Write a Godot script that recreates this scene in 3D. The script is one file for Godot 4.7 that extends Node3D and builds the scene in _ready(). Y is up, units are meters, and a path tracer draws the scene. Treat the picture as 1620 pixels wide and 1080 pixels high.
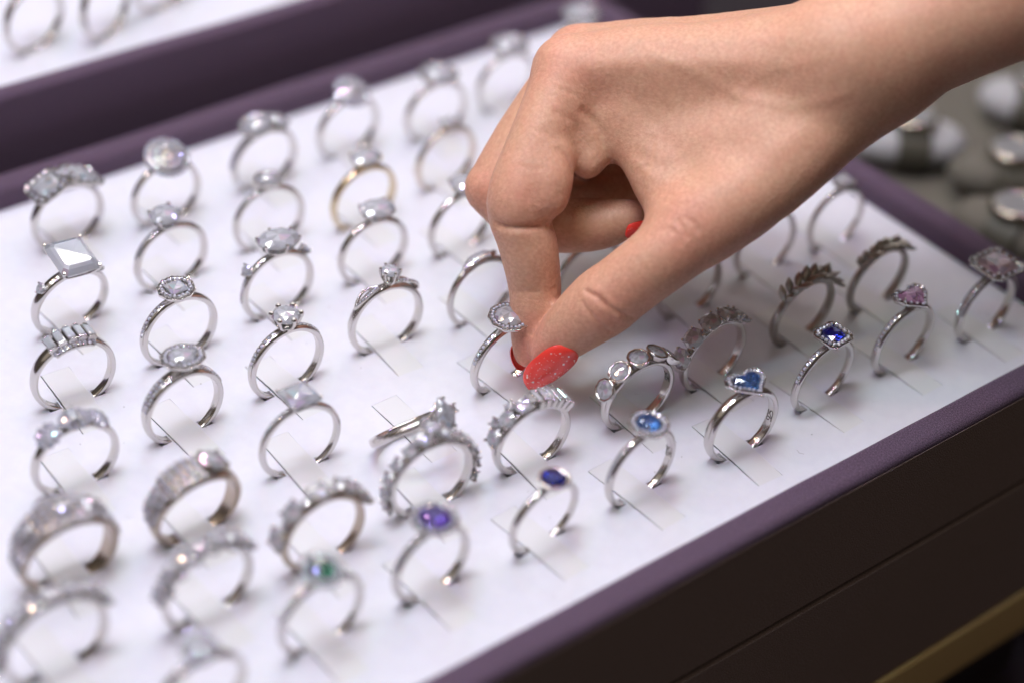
extends Node3D
# A jewellery tray of silver rings with a hand picking one of them up. Lengths below are millimetres; MM turns them into metres.
const MM := 0.001
const RING_R := 9.0        # inner radius of a ring
const RING_Y := 7.9        # height of a ring's centre above the pad
var mats := {}
var cache := {}
var used := {}
var rng := RandomNumberGenerator.new()


# ------------------------------------------------------------------ mesh collector
class Geo:
	var v := PackedVector3Array()
	var c := PackedColorArray()
	var ix := PackedInt32Array()
	var col := Color.WHITE

	func vert(p: Vector3) -> int:
		v.append(p)
		c.append(col)
		return v.size() - 1

	func tri(a: int, b: int, d: int) -> void:
		ix.append(a)
		ix.append(b)
		ix.append(d)

	func ftri(a: Vector3, b: Vector3, d: Vector3) -> void:
		var i := vert(a)
		vert(b)
		vert(d)
		tri(i, i + 1, i + 2)

	func out_tri(a: Vector3, b: Vector3, d: Vector3, mid: Vector3) -> void:
		if (b - a).cross(d - a).dot((a + b + d) / 3.0 - mid) < 0.0:
			ftri(a, d, b)
		else:
			ftri(a, b, d)

	func fquad(a: Vector3, b: Vector3, d: Vector3, e: Vector3) -> void:
		var i := vert(a)
		vert(b)
		vert(d)
		vert(e)
		tri(i, i + 1, i + 2)
		tri(i, i + 2, i + 3)

	# rows of points; each row runs counter-clockwise seen from the end that the rows grow towards
	func grid(rows: Array, close_row: bool, close_rows: bool) -> void:
		var n: int = rows[0].size()
		var base := v.size()
		for r in rows:
			for p in r:
				vert(p)
		var m := rows.size()
		for j in (m if close_rows else m - 1):
			var j2 := (j + 1) % m
			for i in (n if close_row else n - 1):
				var i2 := (i + 1) % n
				var a := base + j * n + i
				var b := base + j * n + i2
				var d := base + j2 * n + i2
				var e := base + j2 * n + i
				tri(a, b, d)
				tri(a, d, e)

	func fan(row: PackedVector3Array, flip := false) -> void:
		var mid := Vector3.ZERO
		for p in row:
			mid += p
		var k := vert(mid / row.size())
		var base := v.size()
		for p in row:
			vert(p)
		for i in row.size():
			var i2 := (i + 1) % row.size()
			if flip:
				tri(k, base + i2, base + i)
			else:
				tri(k, base + i, base + i2)

	func tube(pts: Array, radii: Array, n := 8, capped := true) -> void:
		var rows := []
		var side := Vector3.ZERO
		for i in pts.size():
			var along: Vector3 = (pts[mini(i + 1, pts.size() - 1)] - pts[maxi(i - 1, 0)]).normalized()
			if i == 0:
				side = along.cross(Vector3(0.31, 0.2, 0.93)).normalized()
			side = (side - along * side.dot(along)).normalized()
			var up := along.cross(side)
			var row := PackedVector3Array()
			for k in n:
				var a := TAU * k / n
				row.append(pts[i] + (side * cos(a) + up * sin(a)) * radii[i])
			rows.append(row)
		grid(rows, true, false)
		if capped:
			fan(rows[0], true)
			fan(rows[-1])

	func loop_tube(pts: Array, r: float, n := 6) -> void:
		var rows := []
		var m := pts.size()
		for i in m:
			var along: Vector3 = (pts[(i + 1) % m] - pts[(i + m - 1) % m]).normalized()
			var side := along.cross(Vector3.UP).normalized()
			var up := side.cross(along)
			var row := PackedVector3Array()
			for k in n:
				var a := TAU * k / n
				row.append(pts[i] + (side * cos(a) - up * sin(a)) * r)
			rows.append(row)
		grid(rows, true, true)

	func ball(mid: Vector3, r: float, n := 8, squash := 1.0) -> void:
		var rows := []
		var m := maxi(4, n / 2 + 1)
		for j in range(1, m):
			var b := -PI / 2 + PI * j / m
			var row := PackedVector3Array()
			for k in n:
				var a := -TAU * k / n
				row.append(mid + Vector3(cos(a) * cos(b), sin(b) * squash, sin(a) * cos(b)) * r)
			rows.append(row)
		grid(rows, true, false)
		fan(rows[0], true)
		fan(rows[-1])

	func box(lo: Vector3, hi: Vector3, bev := 0.0) -> void:
		if bev <= 0.0:
			var p := func(x, y, z): return Vector3(hi.x if x else lo.x, hi.y if y else lo.y, hi.z if z else lo.z)
			fquad(p.call(0, 0, 1), p.call(1, 0, 1), p.call(1, 1, 1), p.call(0, 1, 1))
			fquad(p.call(1, 0, 0), p.call(0, 0, 0), p.call(0, 1, 0), p.call(1, 1, 0))
			fquad(p.call(1, 0, 1), p.call(1, 0, 0), p.call(1, 1, 0), p.call(1, 1, 1))
			fquad(p.call(0, 0, 0), p.call(0, 0, 1), p.call(0, 1, 1), p.call(0, 1, 0))
			fquad(p.call(0, 1, 1), p.call(1, 1, 1), p.call(1, 1, 0), p.call(0, 1, 0))
			fquad(p.call(0, 0, 0), p.call(1, 0, 0), p.call(1, 0, 1), p.call(0, 0, 1))
			return
		# rounded block: rounded-rectangle rows from bottom to top
		var rows := []
		for s in [[0.0, 1.0], [0.3, 0.3], [1.0, 0.0]]:
			rows.append(rounded(lo, hi, bev, s[1] * bev, lo.y + s[0] * bev))
		for s in [[1.0, 0.0], [0.3, 0.3], [0.0, 1.0]]:
			rows.append(rounded(lo, hi, bev, s[1] * bev, hi.y - s[0] * bev))
		grid(rows, true, false)
		fan(rows[0], true)
		fan(rows[-1])

	func rounded(lo: Vector3, hi: Vector3, r: float, inset: float, y: float) -> PackedVector3Array:
		var row := PackedVector3Array()
		for k in 16:
			var a := -TAU * (k + 0.5) / 16
			var q := k / 4
			var cx := hi.x - r if q == 0 or q == 3 else lo.x + r
			var cz := lo.z + r if q == 0 or q == 1 else hi.z - r
			row.append(Vector3(cx + cos(a) * (r - inset), y, cz + sin(a) * (r - inset)))
		return row

	func add(g: Geo, t: Transform3D) -> void:
		var base := v.size()
		for i in g.v.size():
			v.append(t * g.v[i])
			c.append(g.c[i])
		for i in g.ix:
			ix.append(base + i)

	func mesh(m: Material) -> ArrayMesh:
		var nrm := PackedVector3Array()
		nrm.resize(v.size())
		var out := PackedInt32Array()
		out.resize(ix.size())
		for k in range(0, ix.size(), 3):
			var a := ix[k]
			var b := ix[k + 1]
			var d := ix[k + 2]
			var n := (v[b] - v[a]).cross(v[d] - v[a])
			nrm[a] += n
			nrm[b] += n
			nrm[d] += n
			out[k] = a
			out[k + 1] = d
			out[k + 2] = b
		var pos := PackedVector3Array()
		pos.resize(v.size())
		for i in v.size():
			pos[i] = v[i] * 0.001
			nrm[i] = nrm[i].normalized() if nrm[i].length_squared() > 1e-20 else Vector3.UP
		var arr := []
		arr.resize(Mesh.ARRAY_MAX)
		arr[Mesh.ARRAY_VERTEX] = pos
		arr[Mesh.ARRAY_NORMAL] = nrm
		arr[Mesh.ARRAY_COLOR] = c
		arr[Mesh.ARRAY_INDEX] = out
		var am := ArrayMesh.new()
		am.add_surface_from_arrays(Mesh.PRIMITIVE_TRIANGLES, arr)
		am.surface_set_material(0, m)
		return am


# ------------------------------------------------------------------ scene helpers
func V(x: float, y: float, z: float) -> Vector3:
	return Vector3(x, y, z)


func numbered(called: String) -> String:
	var n: int = used.get(called, 0)
	used[called] = n + 1
	return called if n == 0 else "%s_%03d" % [called, n]


func thing(called: String, label: String, category: String, at := Vector3.ZERO, group := "") -> Node3D:
	var o := Node3D.new()
	o.name = numbered(called)
	add_child(o)
	o.position = at * MM
	tag(o, label, category, group)
	return o


func tag(o: Node3D, label: String, category: String, group := "") -> void:
	o.set_meta("label", label)
	o.set_meta("category", category)
	o.set_meta("kind", "thing")
	if group:
		o.set_meta("group", group)


func put(parent: Node3D, called: String, g: Geo, mat: String, stuff := false) -> MeshInstance3D:
	return put_mesh(parent, called, g.mesh(mats[mat]), stuff)


func put_mesh(parent: Node3D, called: String, m: Mesh, stuff := false) -> MeshInstance3D:
	var o := MeshInstance3D.new()
	o.name = called
	o.mesh = m
	parent.add_child(o, true)
	if stuff:
		o.set_meta("kind", "stuff")
	return o


func structure(called: String, g: Geo, mat: String) -> MeshInstance3D:
	var o := put(self, called, g, mat)
	o.set_meta("kind", "structure")
	return o


# ------------------------------------------------------------------ materials
func lin(r: float, g: float, b: float, a := 1.0) -> Color:
	var c := Color(r, g, b).linear_to_srgb()
	c.a = a
	return c


func mat(called: String, color: Color, rough: float, metal := 0.0) -> StandardMaterial3D:
	var m := StandardMaterial3D.new()
	m.resource_name = called
	m.albedo_color = color
	m.roughness = rough
	m.metallic = metal
	mats[called] = m
	return m


func noise(freq: float, seed_: int, size := 512, lo := Color.BLACK, hi := Color.WHITE, kind := FastNoiseLite.TYPE_SIMPLEX_SMOOTH, octaves := 4) -> NoiseTexture2D:
	var n := FastNoiseLite.new()
	n.noise_type = kind
	n.frequency = freq
	n.seed = seed_
	n.fractal_octaves = octaves
	var t := NoiseTexture2D.new()
	t.noise = n
	t.width = size
	t.height = size
	t.seamless = true
	var r := Gradient.new()
	r.set_color(0, lo)
	r.set_color(1, hi)
	t.color_ramp = r
	return t


func relief(m: StandardMaterial3D, t: Texture2D, tile_mm: float, deep_mm: float, world := true) -> void:
	m.uv1_triplanar = true
	m.uv1_world_triplanar = world
	m.uv1_scale = Vector3.ONE * (1000.0 / tile_mm)
	m.uv1_triplanar_sharpness = 4.0
	m.heightmap_enabled = true
	m.heightmap_texture = t
	m.heightmap_scale = deep_mm * 0.1


func make_materials() -> void:
	var m := mat("pad_cloth", lin(0.71, 0.72, 0.785), 0.7)
	m.albedo_texture = noise(0.012, 5, 512, Color(0.975, 0.975, 0.98), Color(1, 1, 1))
	relief(m, noise(0.09, 3), 30.0, 0.012)
	m = mat("strip_cloth", lin(0.67, 0.68, 0.70), 0.5)
	relief(m, noise(0.05, 4), 30.0, 0.01)
	m = mat("velvet", lin(0.235, 0.155, 0.235), 0.95)
	m.rim_enabled = true
	m.rim = 0.25
	m.rim_tint = 0.7
	m.albedo_texture = noise(0.11, 8, 512, Color(0.42, 0.40, 0.44), Color(1, 1, 1))
	relief(m, noise(0.11, 9), 26.0, 0.35)
	m = mat("side_cloth", lin(0.43, 0.33, 0.305), 0.95)
	m.albedo_texture = noise(0.11, 8, 512, Color(0.6, 0.56, 0.55), Color(1, 1, 1))
	relief(m, noise(0.12, 12), 26.0, 0.25)
	m = mat("gold_trim", lin(0.70, 0.50, 0.22), 0.5, 0.1)
	m = mat("dark_floor", lin(0.022, 0.013, 0.019), 0.6)
	m = mat("silver", lin(0.68, 0.65, 0.63), 0.16, 1.0)
	m.roughness_texture = noise(0.02, 21, 256, Color(0.75, 0.75, 0.75), Color(1, 1, 1))
	m.roughness = 0.19
	m.uv1_triplanar = true
	m.uv1_scale = Vector3.ONE * 90.0
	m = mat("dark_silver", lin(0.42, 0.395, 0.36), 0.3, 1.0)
	m = mat("gold", lin(0.70, 0.58, 0.40), 0.2, 1.0)
	m = mat("rose_gold", lin(0.70, 0.61, 0.53), 0.2, 1.0)
	m = mat("warm_silver", lin(0.50, 0.42, 0.35), 0.25, 1.0)
	for k in [["diamond", lin(0.97, 0.99, 1.0)], ["blue_stone", lin(0.17, 0.44, 1.0)], ["sapphire", lin(0.03, 0.05, 0.62)], ["violet_stone", lin(0.34, 0.2, 0.95)], ["green_stone", lin(0.01, 0.22, 0.11)], ["pink_stone", lin(1.0, 0.58, 0.82)], ["pale_pink_stone", lin(1.0, 0.76, 0.80)]]:
		m = mat(k[0], k[1], 0.05, 0.0)
		m.refraction_enabled = true
		m.refraction_scale = 0.12 if k[0] == "diamond" else 0.08
		m.albedo_color.a = 0.42 if k[0] == "diamond" else (0.4 if "pink" in k[0] else 0.15)
		m.vertex_color_use_as_albedo = true
	m = mat("melee", lin(0.95, 0.96, 1.0), 0.10, 0.3)
	m.vertex_color_use_as_albedo = true
	m = mat("skin", Color(1, 1, 1), 0.52)
	m.metallic_specular = 0.5
	m.vertex_color_use_as_albedo = true
	m.subsurf_scatter_enabled = true
	m.subsurf_scatter_strength = 0.09
	m.albedo_texture = noise(0.03, 31, 512, Color(0.90, 0.85, 0.83), Color(1, 1, 1))
	relief(m, noise(0.07, 33, 512, Color.BLACK, Color.WHITE, FastNoiseLite.TYPE_CELLULAR, 3), 19.0, 0.09)
	m = mat("nail_red", lin(0.95, 0.062, 0.045), 0.22)
	m.clearcoat_enabled = true
	m.clearcoat = 0.35
	m.clearcoat_roughness = 0.05
	m = mat("glitter", lin(0.95, 0.75, 0.70), 0.35, 0.3)
	m = mat("beige_cushion", lin(0.13, 0.12, 0.095), 0.8)
	m = mat("white_cushion", lin(0.42, 0.42, 0.43), 0.8)
	m = mat("olive_leather", lin(0.075, 0.07, 0.05), 0.55)
	m = mat("watch_dial", lin(0.2, 0.2, 0.2), 0.3)
	m = mat("engraving", lin(0.08, 0.07, 0.06), 0.6)
	m = mat("lint", lin(0.25, 0.23, 0.22), 0.9)
	m = mat("watch_steel", lin(0.55, 0.5, 0.42), 0.2, 1.0)


# ------------------------------------------------------------------ gems
func outline(kind: String) -> PackedVector2Array:
	var o := PackedVector2Array()
	match kind:
		"round":
			for k in 10:
				o.append(Vector2.from_angle(TAU * k / 10))
		"square", "cushion", "rect":
			var cut := 0.16 if kind == "square" else 0.34
			if kind == "rect":
				cut = 0.22
			for s in [Vector2(1, 1), Vector2(-1, 1), Vector2(-1, -1), Vector2(1, -1)]:
				var a := Vector2(s.x * (1 - cut), s.y)
				var b := Vector2(s.x, s.y * (1 - cut))
				if s.x * s.y > 0:
					o.append(b)
					o.append(a)
				else:
					o.append(a)
					o.append(b)
		"heart":
			for k in 16:
				var a := TAU * k / 16
				var x := pow(sin(a), 3)
				var y := (13 * cos(a) - 5 * cos(2 * a) - 2 * cos(3 * a) - cos(4 * a)) / 16.0
				o.append(Vector2(-x, -y * 0.95 - 0.08))
			o.reverse()
		"pear":
			for k in 12:
				var a := TAU * k / 12
				var r := 1.0 if cos(a) < 0.2 else 1.0 - 0.35 * (cos(a) - 0.2)
				o.append(Vector2(sin(a) * r * (0.86 if cos(a) < 0 else 0.86 * (1 - 0.45 * cos(a))), cos(a) * 1.05))
			o.reverse()
		"marquise":
			for k in 12:
				var a := TAU * k / 12
				o.append(Vector2(cos(a), sin(a) * 0.52 * (1 - 0.25 * absf(cos(a)))))
	return o


var painted_fire_low := 0.5  # brightness of the darkest painted facet


func painted_fire() -> Color:  # inner reflections and rainbow fire painted into the facet colours
	var w := rng.randf_range(painted_fire_low, 1.0)
	var c := Color(w * 0.97, w * 0.98, minf(1.0, w * 1.06))
	if rng.randf() < 0.25:
		c = c * Color.from_hsv(rng.randf_range(0.45, 1.12), 0.24, 1.0)
	return c


func gem_geo(kind: String) -> Geo:
	var o := outline(kind)
	var n := o.size()
	var g := Geo.new()
	var mid := Vector3(0, -0.05, 0)
	var step := kind == "rect"
	var at := func(p: Vector2, s: float, y: float) -> Vector3: return Vector3(p.x * s, y, p.y * s)
	var t := []
	var md := []
	var gi := []
	var gl := []
	var pv := []
	for i in n:
		var half := (o[i] + o[(i + 1) % n]) * 0.5
		t.append(at.call(o[i], 0.60 if not step else 0.68, 0.30))
		md.append(at.call(half, 0.86, 0.19))
		gi.append(at.call(o[i], 1.0, 0.03))
		gl.append(at.call(o[i], 1.0, -0.03))
		pv.append(at.call(half, 0.52, -0.42))
	var culet := Vector3(0, -0.82, 0)
	for i in n:
		g.col = painted_fire() if not step else Color(0.86, 0.92, 1.0) * rng.randf_range(0.85, 1.0)  # step-cut table: pale bluish reflection painted per facet
		g.out_tri(Vector3(0, 0.314 if step else 0.335, 0), t[i], t[(i + 1) % n], mid)
	for i in n:
		var j := (i + 1) % n
		var h := (i + n - 1) % n
		if step:
			g.col = painted_fire()
			var a1: Vector3 = t[i].lerp(gi[i], 0.5) + Vector3(0, 0.05, 0)
			var a2: Vector3 = t[j].lerp(gi[j], 0.5) + Vector3(0, 0.05, 0)
			g.out_tri(t[i], t[j], a2, mid)
			g.out_tri(t[i], a2, a1, mid)
			g.col = painted_fire()
			g.out_tri(a1, a2, gi[j], mid)
			g.out_tri(a1, gi[j], gi[i], mid)
		else:
			g.col = painted_fire()
			g.out_tri(t[i], t[j], md[i], mid)
			g.col = painted_fire()
			g.out_tri(t[i], gi[i], md[i], mid)
			g.out_tri(t[i], md[h], gi[i], mid)
			g.col = painted_fire()
			g.out_tri(md[i], gi[i], gi[j], mid)
		g.col = Color.WHITE
		g.out_tri(gi[i], gl[i], gl[j], mid)
		g.out_tri(gi[i], gl[j], gi[j], mid)
		g.col = painted_fire()
		g.out_tri(gl[i], gl[j], pv[i], mid)
		g.col = painted_fire()
		g.out_tri(gl[i], pv[i], culet, mid)
		g.out_tri(gl[i], culet, pv[h], mid)
	return g


func gem_mesh(kind: String, stone: String) -> ArrayMesh:
	var key := kind + "/" + stone
	if not cache.has(key):
		painted_fire_low = 0.55 if stone == "diamond" else 0.3
		cache[key] = gem_geo(kind).mesh(mats[stone])
		painted_fire_low = 0.5
	return cache[key]


# a small accent stone: table, crown and a bead of metal under it
func melee_geo(variant: int) -> Geo:
	var key := "melee%d" % (variant % 5)
	if not cache.has(key):
		var g := Geo.new()
		var mid := Vector3(0, -1, 0)
		for i in 8:
			var a := Vector3(cos(TAU * i / 8), 0, sin(TAU * i / 8))
			var b := Vector3(cos(TAU * (i + 1) / 8), 0, sin(TAU * (i + 1) / 8))
			var ta := a * 0.56 + Vector3(0, 0.42, 0)
			var tb := b * 0.56 + Vector3(0, 0.42, 0)
			var painted_shade := rng.randf_range(0.25, 1.0)  # crown facets painted dark to bright in place of reflections
			g.col = Color(painted_shade, painted_shade, painted_shade) * painted_fire()
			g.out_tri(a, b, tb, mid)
			painted_shade = rng.randf_range(0.25, 1.0)
			g.col = Color(painted_shade, painted_shade, painted_shade) * painted_fire()
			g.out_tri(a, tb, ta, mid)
			g.col = Color(0.9, 0.9, 0.95) * painted_fire()
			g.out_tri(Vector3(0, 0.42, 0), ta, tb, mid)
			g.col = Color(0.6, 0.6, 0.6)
			g.out_tri(a, b, b - Vector3(0, 0.6, 0), mid)
			g.out_tri(a, b - Vector3(0, 0.6, 0), a - Vector3(0, 0.6, 0), mid)
		cache[key] = g
	return cache[key]


# ------------------------------------------------------------------ rings
# A ring stands in the local XY plane; th is the angle round it from the top, towards +x.
var slots := []


func ring(label: String, x: float, z: float, opt := {}) -> Dictionary:
	var r := {"ri": RING_R, "t0": 1.4, "t1": 1.5, "w0": 2.3, "w1": 2.4, "metal": "silver", "yaw": rng.randf_range(-4, 4), "lean": rng.randf_range(0.0, 5.0), "p": 1.5, "slot": true, "spin": 0.0, "y": RING_Y, "band": true}
	r.merge(opt, true)
	x += 0.1
	z -= 0.7
	var n := thing("ring", label, "ring", V(x, 0, z), "rings standing in the tray")
	n.rotation_degrees = Vector3(r.lean, r.yaw, 0)
	r.node = n
	r.spin = deg_to_rad(r.spin)
	if r.slot:
		slots.append([x, z, deg_to_rad(r.yaw), r.w0])
	if r.band:
		var g := Geo.new()
		var rows := []
		for k in 72:
			var th := TAU * k / 72
			rows.append(band_row(r, th))
		g.grid(rows, true, true)
		put(n, "band", g, r.metal)
	return r


func mix_top(r: Dictionary, th: float) -> float:
	return pow(clampf(cos(th - r.spin) * 0.5 + 0.5, 0, 1), r.p)


func outer(r: Dictionary, th: float) -> float:
	return r.ri + lerpf(r.t0, r.t1, mix_top(r, th))


func spot(r: Dictionary, th: float, rad: float, z := 0.0) -> Vector3:
	return Vector3(sin(th) * rad, r.y + cos(th) * rad, z)


func band_row(r: Dictionary, th: float) -> PackedVector3Array:
	var w: float = lerpf(r.w0, r.w1, mix_top(r, th)) * 0.5
	var t := outer(r, th) - r.ri as float
	var row := PackedVector3Array()
	for q in [[-0.75, 0.0], [-0.3, -0.02], [0.3, -0.02], [0.75, 0.0], [0.97, 0.15], [1.0, 0.5], [0.88, 0.82], [0.45, 0.98], [0.0, 1.02], [-0.45, 0.98], [-0.88, 0.82], [-1.0, 0.5], [-0.97, 0.15]]:
		row.append(spot(r, th, r.ri + q[1] * t, q[0] * w))
	row.reverse()
	return row


func frame(r: Dictionary, th: float, rad: float, z := 0.0, tilt_z := 0.0) -> Transform3D:
	var b := Basis(Vector3.BACK, -th)
	if tilt_z != 0.0:
		b = b * Basis(Vector3.RIGHT, tilt_z)
	return Transform3D(b, spot(r, th, rad, z) * MM)


func inset_pts(o: PackedVector2Array, rx: float, rz: float, s: float, y: float) -> Array:
	var out := []
	for p in o:
		out.append(Vector3(p.x * rx * s, y, p.y * rz * s))
	return out


# one stone with its mount: kind, rx, rz half sizes, h height of the girdle, prongs, gem, halo stones, bezel
func mount(r: Dictionary, th: float, s: Dictionary) -> MeshInstance3D:
	var d := {"kind": "round", "rx": 2.5, "rz": 0.0, "h": 2.6, "prongs": 4, "gem": "diamond", "halo": 0, "bezel": false, "tip": 0.4, "metal": r.metal, "turn": 0.0, "z": 0.0, "halo_w": 1.25, "tilt": 0.0, "round_rim": false, "k": 1.28, "halo_kind": ""}
	d.merge(s, true)
	th += r.spin
	var rx: float = d.rx * d.k
	var rz: float = d.rz * d.k if d.rz > 0 else rx
	var h: float = d.h * lerpf(1.0, d.k, 0.6) * 0.86
	var o := outline(d.kind)
	var fine := PackedVector2Array()
	for i in o.size():
		for k in 3:
			fine.append(o[i].lerp(o[(i + 1) % o.size()], k / 3.0))
	var hal := fine
	if d.halo_kind:
		var o2 := outline(d.halo_kind)
		hal = PackedVector2Array()
		for i in o2.size():
			for k in 3:
				hal.append(o2[i].lerp(o2[(i + 1) % o2.size()], k / 3.0) * 1.2)
	var g := Geo.new()
	g.loop_tube(inset_pts(fine, rx, rz, 0.72, h * 0.42), 0.26)
	if d.bezel:
		var rows := []
		for q in [[0.70, h * 0.1], [0.98, h * 0.3], [1.24, h + 0.0], [1.27, h + 0.3], [1.20, h + 0.5], [1.04, h + 0.5], [0.97, h + 0.2], [0.95, h - 0.4]]:
			var row := PackedVector3Array()
			for p in inset_pts(fine, rx, rz, q[0], q[1]):
				row.append(p)
			row.reverse()
			rows.append(row)
		g.grid(rows, true, false)
	if d.halo > 0:
		var rows := []
		var k1: float = 1.0 + (d.halo_w + 0.5) / minf(rx, rz)
		for q in [[0.75, h - 0.9], [k1 * 0.94, h - 1.0], [k1, h - 0.55], [k1, h - 0.1], [k1 * 0.97, h + 0.02], [k1 * 0.94, h - 0.55], [1.06, h - 0.5], [1.0, h - 0.3], [0.9, h - 0.6]]:
			var row := PackedVector3Array()
			for p in inset_pts(hal, rx, rz, q[0], q[1]):
				row.append(p)
			row.reverse()
			rows.append(row)
		g.grid(rows, true, false)
		for i in range(0, hal.size(), 4):
			var a: Vector2 = hal[i]
			g.tube([Vector3(a.x * rx * 0.35, 0.1, a.y * rz * 0.35), Vector3(a.x * rx * 0.9, h - 0.9, a.y * rz * 0.9)], [0.3, 0.3], 6)
	for k in 4:
		var a := PI / 4 + TAU * k / 4
		g.tube([Vector3(cos(a) * rx * 0.25, -0.3, sin(a) * rz * 0.25), Vector3(cos(a) * rx * 0.72, h * 0.42, sin(a) * rz * 0.72)], [0.3, 0.26], 6)
	var n := put(r.node, "setting", g, d.metal)
	n.transform = frame(r, th, outer(r, th) - 0.25, d.z, d.tilt)
	if d.turn != 0.0:
		n.transform.basis = n.transform.basis * Basis(Vector3.UP, deg_to_rad(d.turn))
	var gem := put_mesh(n, "gemstone", gem_mesh(d.kind, d.gem))
	gem.transform = Transform3D(Basis.from_scale(Vector3(rx, minf(rx, rz) * 1.05, rz)), Vector3(0, h + 0.05, 0) * MM)
	for k in d.prongs:
		var a: float = TAU * (k + 0.5) / d.prongs
		var e := Vector2(cos(a), sin(a))
		var best := 0.0
		for p in fine:
			best = maxf(best, p.dot(e) if d.kind in ["round", "marquise", "pear", "heart"] else 0.0)
		if d.kind in ["square", "rect", "cushion"]:
			var c2 := [Vector2(0.93, 0.93), Vector2(-0.93, 0.93), Vector2(-0.93, -0.93), Vector2(0.93, -0.93)]
			e = c2[k % 4]
			best = 1.0
		elif d.kind != "round":
			best = 0.0
			for p in fine:
				if absf(p.angle_to(e)) < 0.15:
					best = maxf(best, p.length())
		var q := e * best
		var pg := Geo.new()
		var p0 := Vector3(q.x * rx * 0.3, 0, q.y * rz * 0.3)
		var p1 := Vector3(q.x * rx * 0.8, h * 0.5, q.y * rz * 0.8)
		var p2 := Vector3(q.x * (rx * 1.0 + 0.15), h, q.y * (rz * 1.0 + 0.15))
		var p3 := Vector3(q.x * rx * 0.99, h + 0.5, q.y * rz * 0.99)
		pg.tube([p0, p1, p2, p3], [d.tip * 0.8, d.tip * 0.72, d.tip * 0.75, d.tip * 0.7], 7)
		pg.ball(p3 + Vector3(0, 0.05, 0), d.tip * 1.1, 8)
		put(n, "prong", pg, d.metal)
	if d.halo > 0:
		var hg := Geo.new()
		var beads := Geo.new()
		var k2: float = 1.0 + d.halo_w * 0.58 / minf(rx, rz)
		var path := inset_pts(hal, rx, rz, k2, h + 0.14)
		var total := 0.0
		for i in path.size():
			total += path[i].distance_to(path[(i + 1) % path.size()])
		for k in d.halo:
			var want: float = total * k / d.halo
			var i := 0
			while want > path[i].distance_to(path[(i + 1) % path.size()]):
				want -= path[i].distance_to(path[(i + 1) % path.size()])
				i = (i + 1) % path.size()
			var p: Vector3 = path[i].move_toward(path[(i + 1) % path.size()], want)
			var rr: float = minf(d.halo_w * 0.46, total / d.halo * 0.46)
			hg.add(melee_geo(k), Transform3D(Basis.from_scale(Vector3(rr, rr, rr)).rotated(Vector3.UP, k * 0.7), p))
			var p2: Vector3 = p * Vector3(1.0 + 0.5 / rx, 1, 1.0 + 0.5 / rz)
			beads.ball(p2 + Vector3(0, 0.1, 0), 0.2, 6)
		put(n, "halo_stones", hg, "melee", true)
		put(n, "halo_beads", beads, d.metal, true)
	return n


# rows of small stones sunk into the outside of the band between two angles (degrees)
func pave(r: Dictionary, a0: float, a1: float, rows: int, rad: float, lift := 0.0) -> void:
	var g := Geo.new()
	var beads := Geo.new()
	var th := deg_to_rad(a0) + r.spin as float
	var until := deg_to_rad(a1) + r.spin as float
	var k := 0
	while th < until:
		var ro := outer(r, th)
		var w: float = lerpf(r.w0, r.w1, mix_top(r, th))
		var across: int = maxi(1, mini(rows, int(w / (rad * 2.0))))
		for j in across:
			var z := (j - (across - 1) * 0.5) * rad * 2.1
			var drop: float = 0.10 * pow(2 * z / w, 2) * (r.t1 if w > 4 else 1.0)
			var b := Basis(Vector3.BACK, -th) * Basis(Vector3.UP, k * 1.3) * Basis.from_scale(Vector3.ONE * rad * 0.93)
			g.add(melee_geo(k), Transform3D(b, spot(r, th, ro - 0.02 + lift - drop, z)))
			for e in [-1, 1]:
				beads.ball(spot(r, th + rad / ro, ro + 0.02 + lift - drop, z + e * rad * 0.8), rad * 0.3, 6)
			k += 1
		th += rad * 2.08 / ro
	put(r.node, "pave_stones", g, "melee", true)
	put(r.node, "pave_beads", beads, r.metal, true)


# small stones standing on the outline rings of a domed cluster
func dome(r: Dictionary, th: float, rx: float, rz: float, h: float, stone := 0.62, gem_r := 0.0, tilt := 0.12) -> void:
	var g := Geo.new()
	th += r.spin
	var rows := []
	for q in [[0.3, 0.0], [0.8, h * 0.4], [1.0, h * 0.62], [1.0, h * 0.75], [0.85, h * 0.95], [0.5, h * 1.12], [0.05, h * 1.18]]:
		var row := PackedVector3Array()
		for k in 24:
			var a := -TAU * k / 24
			row.append(Vector3(cos(a) * rx * q[0] * 0.95, q[1] * 0.93, sin(a) * rz * q[0] * 0.95))
		rows.append(row)
	g.grid(rows, true, false)
	var n := put(r.node, "setting", g, "dark_silver")
	n.transform = frame(r, th, outer(r, th) - 0.3, 0.0, tilt)
	var s := Geo.new()
	for lap in [[0.93, 0.86], [0.66, 1.04], [0.38, 1.14], [0.0, 1.18]]:
		if gem_r > 0 and lap[0] * rx < gem_r:
			continue
		var count := maxi(1, int(TAU * lap[0] * (rx + rz) * 0.5 / (stone * 2.1)))
		for k in count:
			var a: float = TAU * k / count
			var p := Vector3(cos(a) * rx * lap[0], h * lap[1], sin(a) * rz * lap[0])
			var up := (Vector3(p.x / rx, 1.3, p.z / rz)).normalized()
			var b := Basis(Quaternion(Vector3.UP, up)) * Basis.from_scale(Vector3.ONE * stone)
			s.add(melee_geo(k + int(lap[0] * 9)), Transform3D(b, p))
	put(n, "cluster_stones", s, "melee", true)
	if gem_r > 0:
		var gem := put_mesh(n, "gemstone", gem_mesh("round", "diamond"))
		gem.transform = Transform3D(Basis.from_scale(Vector3.ONE * gem_r), Vector3(0, h * 1.15, 0) * MM)


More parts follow.
